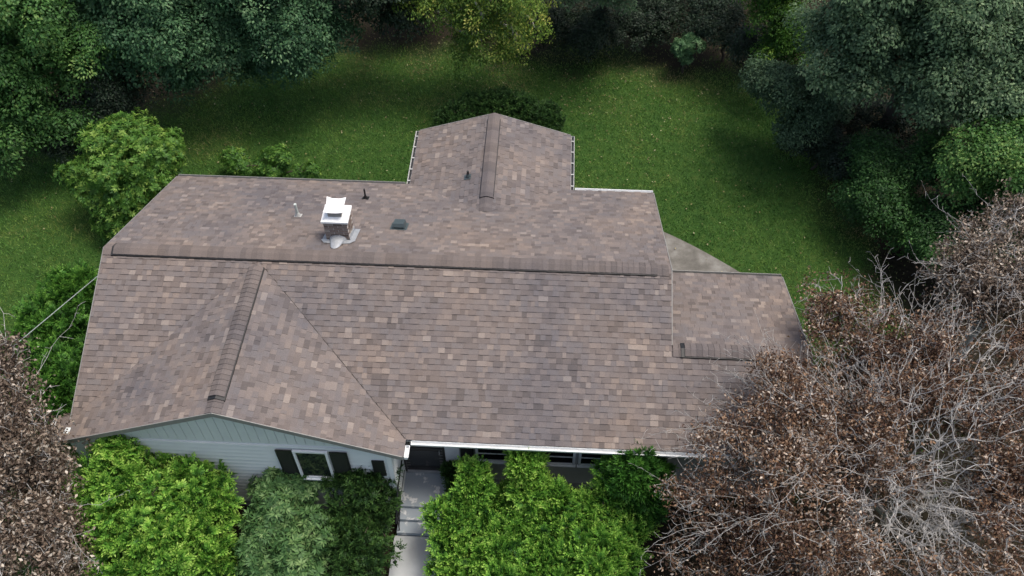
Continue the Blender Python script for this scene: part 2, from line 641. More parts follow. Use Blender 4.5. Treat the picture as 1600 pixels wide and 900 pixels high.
gutter((XA - WA - 0.02, WB + 0.02, ZA - SA * WA + gz), (XA - WA - 0.02, YA, ZA - SA * WA + gz), (-1, 0, 0), M_GUT, n_hang=5, size=0.085, shade_strip=True)
gutter((XA + WA + 0.02, YA, ZA - SA * WA + gz), (XA + WA + 0.02, WB + 0.02, ZA - SA * WA + gz), (1, 0, 0), M_GUT, n_hang=5, size=0.085, shade_strip=True)
gutter((L + GAR, GB - YR + 0.02, ZR - SGB * GB + gz), (L, GB - YR + 0.02, ZR - SGB * GB + gz), (0, 1, 0), M_DARKTRIM)

# ---- walls: core, then lapped boards
core = MB()
def gable_core(x0, x1, y0, y1, ze_, yr_, zr_):
    a = [(x0, y0, 0.0), (x0, y0, ze_), (x0, yr_, zr_), (x0, y1, ze_), (x0, y1, 0.0)]
    core.prism(a, [(x1, p[1], p[2]) for p in a])
zt = -0.14
gable_core(0.3, L - 0.3, -3.1, 3.6, ZE + zt + 0.0, 0.0, H - 0.2)
gable_core(L - 0.302, L + GAR - 0.3, -3.102, GB - YR - 0.35, ZR - SGB * GB + zt, -YR, ZR - 0.2)
a = [(0.02, -3.92, 0.0), (0.02, -3.92, zl + zt + 0.1), (XG, -3.92, ZG - 0.15), (6.77, -3.92, ZE + zt + .02), (6.77, -3.92, 0.0)]
core.prism(a, [(p[0], -1.0, p[2]) for p in a])
a = [(XA - WA + 0.3, YA - 0.3, 0.0), (XA - WA + 0.3, YA - 0.3, ZA - SA * WA - 0.06), (XA, YA - 0.3, ZA - 0.15), (XA + WA - 0.3, YA - 0.3, ZA - SA * WA - 0.06), (XA + WA - 0.3, YA - 0.3, 0.0)]
core.prism(a, [(p[0], 3.0, p[2]) for p in a])
WALL = core.build('wall', M_FOUND, house)

def siding(name, pl, conv, expo, mat, v_start=0.0, vertical=False):
    m = MB()
    us = [p[0] for p in conv]
    vs = [p[1] for p in conv]
    if not vertical:
        v = v_start
        while v < max(vs):
            q = clip_convex([(min(us) - 1, v), (max(us) + 1, v), (max(us) + 1, v + expo - 0.02), (min(us) - 1, v + expo - 0.02)], conv)  # gap at each board's top bares the grey core, drawing the lap's shadow line
            if q:
                top = [pl.pt(a, b, 0.004 + 0.042 * max(0, 1 - (b - v) / expo)) for a, b in q]
                m.prism([pl.pt(a, b, 0.001) for a, b in q], top, random.random())
            v += expo
    else:
        u = min(us)
        while u < max(us):
            q = clip_convex([(u + 0.005, min(vs) - 1), (u + expo - 0.005, min(vs) - 1), (u + expo - 0.005, max(vs) + 1), (u + 0.005, max(vs) + 1)], conv)
            if q:
                m.prism([pl.pt(a, b, 0.001) for a, b in q], [pl.pt(a, b, 0.018) for a, b in q], random.random())
            u += expo
    return m.build(name, mat, WALL, kind='stuff')
TRZ = 2.98
P_GW = Plane((0.02, -3.922, 0), (1, 0, 0), (0, 0, 1))
siding('lap_siding', P_GW, [(0, 0.35), (6.75, 0.35), (6.75, 2.80), (6.45, TRZ - 0.04), (0.3, TRZ - 0.04), (0, 2.78)], 0.15, M_SIDING, 0.35)
siding('gable_boards', P_GW, [(XG - (ZG - .17 - TRZ) / SG, TRZ + 0.03), (XG + (ZG - .17 - TRZ) / SG - .04, TRZ + 0.03), (XG - .02, ZG - 0.14)], 0.19, M_SIDING, vertical=True)
MB().box(0.0, 6.80, -3.782, -3.9225, TRZ - 0.04, TRZ + 0.03).build('gable_band', M_SIDING, WALL)
MB().box(6.70, 6.80, -3.98, -3.90, 0.35, 2.79).build('corner_board', M_TRIM, WALL)
P_MW = Plane((6.79, -3.102, 0), (1, 0, 0), (0, 0, 1))
siding('lap_siding', P_MW, [(0, 0.35), (L - 0.3 - 6.79, 0.35), (L - 0.3 - 6.79, ZE - 0.16), (0, ZE - 0.16)], 0.125, M_SIDING2, 0.35)
P_PW = Plane((6.772, -3.92, 0), (0, 1, 0), (0, 0, 1))
siding('lap_siding', P_PW, [(0, 0.35), (0.8, 0.35), (0.8, ZE - 0.14), (0, ZE - 0.14)], 0.105, M_SIDING, 0.35)
P_LW = Plane((0.298, 3.6, 0), (0, -1, 0), (0, 0, 1))
siding('lap_siding', P_LW, [(0, 0.35), (6.7, 0.35), (6.7, ZE - 0.1), (3.6, H - 0.2), (0, H - S * WB - 0.1)], 0.105, M_SIDING, 0.35)
P_RW = Plane((L - 0.298, -3.1, 0), (0, 1, 0), (0, 0, 1))
siding('lap_siding', P_RW, [(0, 0.35), (6.7, 0.35), (6.7, H - S * WB - 0.1), (3.1, H - 0.2), (0, ZE - 0.1)], 0.105, M_SIDING, 0.35)
P_XW = Plane((XA + WA - 0.298, 3.6, 0), (0, 1, 0), (0, 0, 1))
siding('lap_siding', P_XW, [(0, 0.35), (2.34, 0.35), (2.34, 2.6), (0, 2.6)], 0.105, M_SIDING, 0.35)
P_XL = Plane((XA - WA + 0.298, YA - 0.3, 0), (0, -1, 0), (0, 0, 1))
siding('lap_siding', P_XL, [(0, 0.35), (2.34, 0.35), (2.34, 2.6), (0, 2.6)], 0.105, M_SIDING, 0.35)
P_GBW = Plane((L + GAR - 0.3, GB - YR - 0.348, 0), (-1, 0, 0), (0, 0, 1))
siding('lap_siding', P_GBW, [(0, 0.35), (2.6, 0.35), (2.6, 2.6), (0, 2.6)], 0.105, M_SIDING, 0.35)
# soffit under the front eave
MB().box(6.80, L + GAR - 0.3, -3.62, -3.128, ZE - 0.155, ZE - 0.135).build('soffit', M_WHITE, house)

def window(x0, x1, z0, z1, y, rails=(0.5,), shutters=(), fmat=None):
    fmat = fmat or M_TRIM
    y = y - 0.03
    w_ = link('window', MB().box(x0, x1, y - 0.03, y - 0.024, z0, z1).mesh('window'), M_BLACK, house)
    f = MB()
    t = 0.055
    f.box(x0 - t, x0, y - 0.07, y - 0.02, z0 - t, z1 + t)
    f.box(x1, x1 + t, y - 0.07, y - 0.02, z0 - t, z1 + t)
    f.box(x0, x1, y - 0.068, y - 0.02, z1, z1 + t)
    f.box(x0 - t - .02, x1 + t + .02, y - 0.10, y - 0.02, z0 - t - .03, z0 - t)
    f.box(x0, x1, y - 0.066, y - 0.02, z0 - t, z0)
    f.build('frame', fmat, w_)
    zs = [z0] + [z0 + (z1 - z0) * r for r in rails] + [z1]
    for k in range(len(zs) - 1):
        MB().box(x0 + 0.004, x1 - 0.004, y - 0.045 - 0.008 * k, y - 0.035, zs[k] + 0.02, zs[k + 1] - 0.02).build('pane', M_GLASS, w_)
        if k:
            MB().box(x0 + 0.002, x1 - 0.002, y - 0.058, y - 0.022, zs[k] - 0.02, zs[k] + 0.02).build('rail', fmat, w_)
    for sx0, sx1 in shutters:
        b = MB()
        b.box(sx0, sx1, y - 0.055, y - 0.03, z0 - 0.04, z1 + 0.04)
        n = int((z1 - z0) / 0.07)
        for k in range(n):
            zz = z0 + (z1 - z0) * (k + 0.5) / n
            b.prism([(sx0 + .04, y - .056, zz - .025), (sx0 + .04, y - .072, zz - .025), (sx0 + .04, y - .056, zz + .025)],
                    [(sx1 - .04, y - .056, zz - .025), (sx1 - .04, y - .072, zz - .025), (sx1 - .04, y - .056, zz + .025)])
        b.build('shutter', M_BLACK, w_)
window(4.82, 5.44, 1.76, 2.80, -3.922, rails=(), shutters=((4.40, 4.74), (5.53, 5.90)))
window(8.52, 9.24, 1.32, 2.40, -3.102, rails=(0.28, 0.5, 0.75), shutters=((8.13, 8.42),))
window(9.80, 10.62, 1.32, 2.40, -3.102, rails=(0.28, 0.5, 0.75))
window(10.80, 11.52, 1.32, 2.40, -3.102, rails=(0.28, 0.5, 0.75))

door = MB().box(6.86, 7.72, -3.145, -3.131, 0.64, 2.66).build('door', M_DOOR, house)
f = MB()
f.box(6.80, 6.86, -3.17, -3.125, 0.60, 2.72).box(7.72, 7.77, -3.17, -3.125, 0.60, 2.72).box(6.86, 7.72, -3.168, -3.125, 2.66, 2.72)
f.build('door_frame', M_DOOR, door)
f = MB()
for (x0, x1, z0, z1) in ((6.95, 7.63, 1.75, 2.5), (6.95, 7.63, 0.85, 1.55)):
    f.box(x0, x1, -3.150, -3.1455, z0, z1)
f.build('pane', M_GLASS, door)
for z in (0.78, 1.65, 2.57):
    MB().box(6.90, 7.68, -3.158, -3.1452, z - 0.04, z + 0.04).build('rail', M_IRON, door)
MB().tube([(7.65, -3.15, 1.60), (7.65, -3.20, 1.60), (7.65, -3.20, 1.50), (7.65, -3.15, 1.50)], 0.01, 6).build('handle', M_METAL, door)
MB().box(6.86, 7.72, -3.20, -3.147, 0.565, 0.64).build('threshold', M_METAL, door)
MB().box(6.37, 6.63, -3.99, -3.955, 1.9, 2.52).build('wall_vent', M_BLACK, house)
MB().box(7.775, 8.10, -3.16, -3.128, 0.45, 2.72).build('entry_panel', M_WHITE, house)

# ---- chimney
ch = MB()
cx0, cx1, cy0, cy1 = 4.82, 5.36, 0.76, 1.24
ch.box(cx0 + .008, cx1 - .008, cy0 + .008, cy1 - .008, 3.2, 4.68)
CH = ch.build('chimney', M_MORTAR, house)
bk = MB()
z, row = 3.60, 0
brng = random.Random(3)
while z < 4.66:
    for side in range(4):
        a0, a1 = ((cx0, cx1) if side in (0, 2) else (cy0 + 0.09, cy1 - 0.09))
        u = a0 - (0.11 if row % 2 else 0.0)
        while u < a1:
            p, q = max(u, a0), min(u + 0.205, a1)
            if q - p > 0.03:
                t = brng.random()
                if side == 0:
                    bk.box(p, q, cy0, cy0 + 0.09, z, z + 0.057, t)
                elif side == 2:
                    bk.box(p, q, cy1 - 0.09, cy1, z, z + 0.057, t)
                elif side == 1:
                    bk.box(cx1 - 0.09, cx1, p + .001, q - .001, z, z + 0.057, t)
                else:
                    bk.box(cx0, cx0 + 0.09, p + .001, q - .001, z, z + 0.057, t)
            u += 0.217
    z += 0.07
    row += 1
bk.build('bricks', M_BRICK, CH, kind='stuff')
c = MB()
o_, zc = 0.035, 4.68
c.prism([(cx0 - o_, cy0 - o_, zc), (cx1 + o_, cy0 - o_, zc), (cx1 + o_, cy1 + o_, zc), (cx0 - o_, cy1 + o_, zc)],
        [(cx0 - o_, cy0 - o_, zc + .05), (cx1 + o_, cy0 - o_, zc + .05), (cx1 + o_, cy1 + o_, zc + .05), (cx0 - o_, cy1 + o_, zc + .05)])
c.prism([(cx0, cy0, zc + .05), (cx1, cy0, zc + .05), (cx1, cy1, zc + .05), (cx0, cy1, zc + .05)],
        [(cx0 + .1, cy0 + .1, zc + .085), (cx1 - .1, cy0 + .1, zc + .085), (cx1 - .1, cy1 - .1, zc + .085), (cx0 + .1, cy1 - .1, zc + .085)])
c.build('crown', M_CROWN, CH)
fl = MB()
fl.box(cx0 + .12, cx1 - .12, cy0 + .10, cy1 - .10, zc + .06, zc + .26)
fl.build('flue', M_FOUND, CH)
cp = MB()
x0, x1, y0, y1, zz = cx0 + .06, cx1 - .07, cy0 + .04, cy1 + .02, zc + .27
N = 8
for i in range(N + 1):
    for j in range(N + 1):
        a, b = i / N * 2 - 1, j / N * 2 - 1
        k = max(0.0, abs(a) * abs(b) - 0.45)
        e = 1 + 0.12 * k
        cp.v.append(((x0 + x1) / 2 + a * (x1 - x0) / 2 * e, (y0 + y1) / 2 + b * (y1 - y0) / 2 * e, zz + 0.07 * k + 0.015 * (1 - a * a) * (1 - b * b)))
nv = len(cp.v)
cp.v += [(p[0], p[1], p[2] - 0.012) for p in cp.v]
for i in range(N):
    for j in range(N):
        q = (i * (N + 1) + j, (i + 1) * (N + 1) + j, (i + 1) * (N + 1) + j + 1, i * (N + 1) + j + 1)
        cp.f += [q, tuple(nv + k for k in q[::-1])]
        cp.t += [.5, .5]
for i in range(N):
    for q in ((i, i + 1), ((N) * (N + 1) + i, N * (N + 1) + i + 1), (i * (N + 1), (i + 1) * (N + 1)), (i * (N + 1) + N, (i + 1) * (N + 1) + N)):
        cp.f.append((q[0], q[1], nv + q[1], nv + q[0]))
        cp.t.append(.5)
cp.build('chimney_cap', M_CROWN, CH)
lg = MB()
for px in (x0 + .06, x1 - .06):
    for py in (y0 + .08, y1 - .08):
        lg.box(px - .01, px + .01, py - .01, py + .01, zc + .05, zz - .002)
lg.build('cap_legs', M_METAL, CH)
roofz = lambda y: H - S * y
fs = MB()
for (px0, px1) in ((cx0 - .10, cx0 - .002), (cx1 + .002, cx1 + .12)):
    fs.prism([(px0, cy0 - .06, roofz(cy0 - .06) + .03), (px1, cy0 - .06, roofz(cy0 - .06) + .03), (px1, cy1 + .08, roofz(cy1 + .08) + .03), (px0, cy1 + .08, roofz(cy1 + .08) + .03)],
             [(px0, cy0 - .06, roofz(cy0 - .06) + .036), (px1, cy0 - .06, roofz(cy0 - .06) + .036), (px1, cy1 + .08, roofz(cy1 + .08) + .036), (px0, cy1 + .08, roofz(cy1 + .08) + .036)])
for k in range(4):
    ya, yb = cy0 + k * .12, cy0 + k * .12 + .135
    fs.box(cx1 + .001, cx1 + .007 + .001 * (k % 2), ya, yb, roofz(yb) + .03, roofz(ya) + .13)
fs.build('step_flashing', M_METAL, CH)
ck = MB()      # rounded metal saddle on the uphill side of the chimney
nseg, xm = 10, (cx0 + cx1) / 2
prev = None
for i in range(nseg + 1):
    th = math.pi * i / nseg
    hw = 0.20
    top = (xm - hw * math.cos(th), cy0 - .002, roofz(cy0) + 0.035 + 0.15 * math.sin(th) ** .8)
    foot = (xm - hw * 0.62 * math.cos(th), cy0 - 0.20 - 0.24 * math.sin(th), roofz(cy0 - 0.20 - 0.24 * math.sin(th)) + 0.034)
    if prev:
        ck.poly([prev[0], top, foot, prev[1]])
    prev = (top, foot)
for sx in (-1, 1):
    ck.poly([(xm + sx * .14, cy0 - .003, roofz(cy0) + .05), (xm + sx * .40, cy0 - .01, roofz(cy0) + .037), (xm + sx * .30, cy0 - .17, roofz(cy0 - .17) + .037), (xm + sx * .12, cy0 - .20, roofz(cy0 - .2) + .04)][::sx])
ck.build('saddle_flashing', M_METAL, CH)

# ---- vents on the back slope
bv = MB()
vx, vy = 6.36, 1.55
n_ = Vector((0, S, 1)).normalized()
V_ = Plane((vx, vy, roofz(vy)), (-1, 0, 0), (0, -1, S))
def pbox(m, pl, u0, u1, v0, v1, h0, h1, tp=0.0):
    m.prism([pl.pt(u0, v0, h0), pl.pt(u1, v0, h0), pl.pt(u1, v1, h0), pl.pt(u0, v1, h0)],
            [pl.pt(u0 + tp, v0 + tp, h1), pl.pt(u1 - tp, v0 + tp, h1), pl.pt(u1 - tp, v1 - tp, h1), pl.pt(u0 + tp, v1 - tp, h1)])
M_VENT = mat_plain('grey_green_plastic_vent', (0.055, 0.075, 0.08), 0.45)
pbox(bv, V_, -.20, .20, -.2, .2, .02, .026)
pbox(bv, V_, -.145, .145, -.15, .16, .06, .15, .02)
bvo = bv.build('roof_vent', M_VENT, house)
b2 = MB()
pbox(b2, V_, -.11, .11, -.11, .12, .026, .06)
b2.build('vent_throat', M_BLACK, bvo)

def pipe(x, y, zr, hgt, r, mat, bmat, slope=S, ax='y'):
    pm = MB().tube([(x, y, zr - 0.05), (x, y, zr + hgt)], r, 10).build('vent_pipe', mat, house)
    b = MB()
    b.tube([(x, y, zr - .03), (x, y, zr + .06), (x, y, zr + .12)], [r * 2.4, r * 1.9, r * 1.15], 12)
    pl = Plane((x, y, zr), (-1, 0, 0), (0, -1, S)) if ax == 'y' else Plane((x, y, zr), (0, -1, 0), (1, 0, slope))
    pbox(b, pl, -.085, .085, -.10, .085, .022, .028)
    b.build('boot', bmat, pm)
pipe(3.83, 1.92, roofz(1.92), 0.42, 0.035, M_PVC, M_GUT)
pipe(5.24, 3.06, roofz(3.06), 0.34, 0.022, M_BLACK, M_BLACK)
xav, yav = 7.78, 3.9
pipe(xav, yav, ZA - SA * (XA - xav), 0.22, 0.03, M_BLACK, M_VENT, SA, 'x')
MB().tube([(XA + WA + 0.06, WB + .08, 2.35), (XA + WA + 0.06, WB + .08, 0.15), (XA + WA + .25, WB + .16, 0.06)], 0.035, 8).build('downspout', M_TRIM, house)
MB().box(12.61, 12.66, 0.0, 0.22, ZR - SGB * 1.75 + .05, ZR - SGB * 1.75 + .09).build('flashing_patch', M_TRIM, house)

# ------------------------------------------------------------------ ground
LAWN = [(-30, -2), (-14, 3.0), (-8.5, 6.5), (-4.6, 9.2), (-0.6, 12.2), (3.8, 14.2), (7.5, 13.6), (10.7, 13.4), (13.2, 13.0), (16.6, 12.3), (18.3, 8.9), (19.2, 5.6), (19.7, 3.0), (19.5, 0.0), (24, -3), (40, -6)]
def lawn_edge(x):
    return np.interp(x, [p[0] for p in LAWN], [p[1] for p in LAWN])
def vnoise(x, y, sc, seed=0):
    """smooth value noise in numpy"""
    r = np.random.default_rng(seed).random((64, 64))
    x, y = np.asarray(x) * sc + 17.3, np.asarray(y) * sc + 9.1
    xi, yi = np.floor(x).astype(int), np.floor(y).astype(int)
    fx, fy = x - xi, y - yi
    fx, fy = fx * fx * (3 - 2 * fx), fy * fy * (3 - 2 * fy)
    g = lambda a, b: r[a % 64, b % 64]
    return (g(xi, yi) * (1 - fx) + g(xi + 1, yi) * fx) * (1 - fy) + (g(xi, yi + 1) * (1 - fx) + g(xi + 1, yi + 1) * fx) * fy
def litter_mask(x, y):
    x, y = np.asarray(x, float), np.asarray(y, float)
    e = lawn_edge(x)
    d = (y - e)
    # right-hand edge of the lawn runs away from the camera, so measure it across
    xr = np.interp(y, [0, 3.0, 5.6, 8.9, 12.3, 13], [19.5, 19.6, 19.1, 18.3, 16.6, 15.5])
    d = np.maximum(d, np.where((y > -2) & (y < 13), x - xr, -9))
    d += (vnoise(x, y, 0.55, 3) - 0.5) * 1.8 + (vnoise(x, y, 2.1, 4) - 0.5) * 0.8
    m = np.clip((d + 0.9) / 1.8, 0, 1)
    bed = np.clip((-2.9 - y) / 0.3, 0, 1) * np.clip((y + 7.2) / 0.5, 0, 1) * np.clip((x + 0.8) / 0.6, 0, 1) * np.clip((20.5 - x) / 0.6, 0, 1)
    bed2 = np.clip((x - 15.6) / 0.5, 0, 1) * np.clip((1.2 + (x - 16) * .4 - y) / 1.2, 0, 1) * np.clip((y + 8) / .5, 0, 1)
    return np.maximum(m, np.maximum(bed, bed2))
gx = np.unique(np.concatenate([np.linspace(-12, 28, 110), np.linspace(-200, -12, 24), np.linspace(28, 220, 24)]))
gy = np.unique(np.concatenate([np.linspace(-9, 22, 90), np.linspace(-200, -9, 24), np.linspace(22, 220, 24)]))
GX, GY = np.meshgrid(gx, gy, indexing='ij')
def ground_z(x, y):
    x, y = np.asarray(x, float), np.asarray(y, float)
    far = np.clip((y - 6.5) / 8, 0, 1) * np.clip((np.abs(x - 8) + 20) / 20, 0, 2)
    return 0.10 * (vnoise(x, y, 0.18, 8) - 0.5) * np.clip(far, 0, 1) * 2 + 0.0
GZ = ground_z(GX, GY)
nx, ny = len(gx), len(gy)
idx = np.arange(nx * ny).reshape(nx, ny)
gf = np.stack([idx[:-1, :-1], idx[1:, :-1], idx[1:, 1:], idx[:-1, 1:]], -1).reshape(-1, 4)
gme = np_mesh('lawn', np.stack([GX, GY, GZ], -1), gf, smooth=True)
ga = gme.attributes.new('litter', 'FLOAT', 'POINT')
ga.data.foreach_set('value', litter_mask(GX, GY).astype(np.float32).ravel())
def mat_ground():
    m = bpy.data.materials.new('grass_and_leaf_litter')
    nt, p, o = nodes(m)
    g = ramp(nt, [(0.25, (0.018, 0.036, 0.010)), (0.5, (0.034, 0.078, 0.016)), (0.75, (0.065, 0.10, 0.024))])
    nt.links.new(noise(nt, 3.5, 8, 0.7), g.inputs[0])
    l = ramp(nt, [(0.3, (0.010, 0.009, 0.006)), (0.55, (0.024, 0.020, 0.012)), (0.8, (0.052, 0.040, 0.024))])
    nt.links.new(noise(nt, 9, 8, 0.75), l.inputs[0])
    c = mix(nt, attr(nt, 'litter'), g.outputs[0], l.outputs[0])
    nt.links.new(c, p.inputs['Base Color'])
    p.inputs['Roughness'].default_value = 0.95
    p.inputs['Specular IOR Level'].default_value = 0.1
    bump(nt, p, noise(nt, 25, 5, 0.7), 0.8, 0.03)
    return m
link('lawn', gme, mat_ground(), kind='structure')

M_CONC = bpy.data.materials.new('weathered_concrete')
_nt, _p, _o = nodes(M_CONC)
_r = ramp(_nt, [(0.3, (0.075, 0.070, 0.060)), (0.5, (0.15, 0.142, 0.125)), (0.72, (0.27, 0.265, 0.245))])
_nt.links.new(noise(_nt, 1.6, 8, 0.65), _r.inputs[0])
_c = mix(_nt, 1.0, _r.outputs[0], mix(_nt, noise(_nt, 40, 4), (0.8, 0.8, 0.8), (1.15, 1.15, 1.15)), 'MULTIPLY')
_nt.links.new(_c, _p.inputs['Base Color'])
_p.inputs['Roughness'].default_value = 0.9
bump(_nt, _p, noise(_nt, 90, 3), 0.3, 0.004)
M_PAINTED = bpy.data.materials.new('worn_blue_grey_painted_concrete')
_nt, _p, _o = nodes(M_PAINTED)
_n = noise(_nt, 4.5, 8, 0.62)
_r = ramp(_nt, [(0.54, (0.27, 0.31, 0.345)), (0.585, (0.36, 0.38, 0.395)), (0.60, (0.58, 0.59, 0.59))])
_nt.links.new(_n, _r.inputs[0])
_nt.links.new(_r.outputs[0], _p.inputs['Base Color'])
_p.inputs['Roughness'].default_value = 0.6
M_WALK = mat_plain('grey_concrete_walk', (0.37, 0.385, 0.385), 0.9, 0.25, 3, bmp=0.25)

# patio behind the right wing
pt = [(12.9, -1.0), (15.9, -1.0), (15.9, 3.05)]
for k in range(13):
    t = k / 12
    p0, p1, p2, p3 = (15.75, 3.45), (14.95, 4.1), (14.15, 4.8), (12.9, 5.45)
    q = [(1 - t) ** 3 * a + 3 * (1 - t) ** 2 * t * b + 3 * (1 - t) * t * t * c_ + t ** 3 * d_ for a, b, c_, d_ in zip(p0, p1, p2, p3)]
    pt.append(tuple(q))
pt += [(12.0, 5.45), (12.0, -1.0)]
m = MB()
m.prism([(x, y, -0.1) for x, y in pt], [(x, y, 0.045) for x, y in pt])
m.build('patio', M_CONC, kind='structure')

# walk, joints left open between slabs
wk = thing('front_walk', 'straight grey concrete walk leading up to the front steps', 'walkway', (7.3, -5.5, 0))
ys = [-4.58, -5.75, -6.95, -8.15, -9.35]
for k in range(4):
    xr0 = 7.80 + 0.0
    m = MB()
    m.prism([(6.70, ys[k + 1] + .012, -.05), (xr0 + .12, ys[k + 1] + .012, -.05), (xr0 + .02, ys[k], -.05), (6.70, ys[k], -.05)],
            [(6.70, ys[k + 1] + .012, .22), (xr0 + .12, ys[k + 1] + .012, .22), (xr0 + .02, ys[k], .22), (6.70, ys[k], .22)])
    m.build('slab', M_WALK, wk)
st = thing('front_steps', 'worn blue grey painted concrete stoop and steps at the front door', 'steps', (7.3, -3.8, 0))
MB().box(6.80, 7.78, -4.02, -3.172, 0.0, 0.56).build('landing', M_PAINTED, st)
MB().box(6.78, 7.80, -4.29, -4.022, 0.0, 0.45).build('step', M_PAINTED, st)
MB().box(6.76, 7.82, -4.56, -4.292, 0.0, 0.34).build('step', M_PAINTED, st)
hr = thing('handrail', 'thin black iron handrail on the left of the front steps', 'handrail', (6.83, -4.3, 0))
MB().tube([(6.82, -4.5, .34), (6.82, -4.5, 1.02)], 0.014, 6).build('post', M_IRON, hr)
MB().tube([(6.82, -3.98, .56), (6.82, -3.98, 1.42)], 0.014, 6).build('post', M_IRON, hr)
MB().tube([(6.82, -4.62, .93), (6.82, -4.5, 1.02), (6.82, -3.98, 1.42), (6.82, -3.3, 1.44)], 0.02, 6).build('rail', M_IRON, hr)
MB().tube([(6.82, -4.5, .45), (6.82, -3.98, .85), (6.82, -3.3, .87)], 0.01, 6).build('lower_rail', M_IRON, hr)
bl = MB()
for k in range(6):
    f_ = (k + .5) / 6
    bl.tube([(6.82, -4.5 + .52 * f_, .46 + .4 * f_), (6.82, -4.5 + .52 * f_, 1.01 + .4 * f_)], 0.007, 5)
bl.build('balusters', M_IRON, hr)

# overhead service cable to a pole out by the street
cb = MB()
A_, B_ = Vector((0.25, 1.34, 3.42)), Vector((-6.6, -14.6, 5.2))
pts = []
for k in range(25):
    t = k / 24
    q = A_.lerp(B_, t)
    pts.append(q)
cb.tube(pts, 0.009, 6)
M_CABLE = mat_plain('pale_grey_cable', (0.30, 0.34, 0.32), 0.6)
cb.build('service_cable', M_CABLE, label='thin pale overhead cable running from the left roof edge past the evergreen shrubs', cat='cable')
pole = thing('utility_pole', 'brown wooden utility pole by the street carrying the cable', 'utility pole', (-6.7, -14.8, 0))
MB().tube([(-6.7, -14.8, 0), (-6.7, -14.8, 6.2)], [0.15, 0.11], 10).build('post', mat_plain('creosoted_wood', (0.09, 0.06, 0.04), .9), pole)
MB().box(-7.5, -5.9, -14.86, -14.74, 5.7, 5.82).build('crossarm', mat_plain('crossarm_wood', (0.11, 0.075, 0.05), .9), pole)

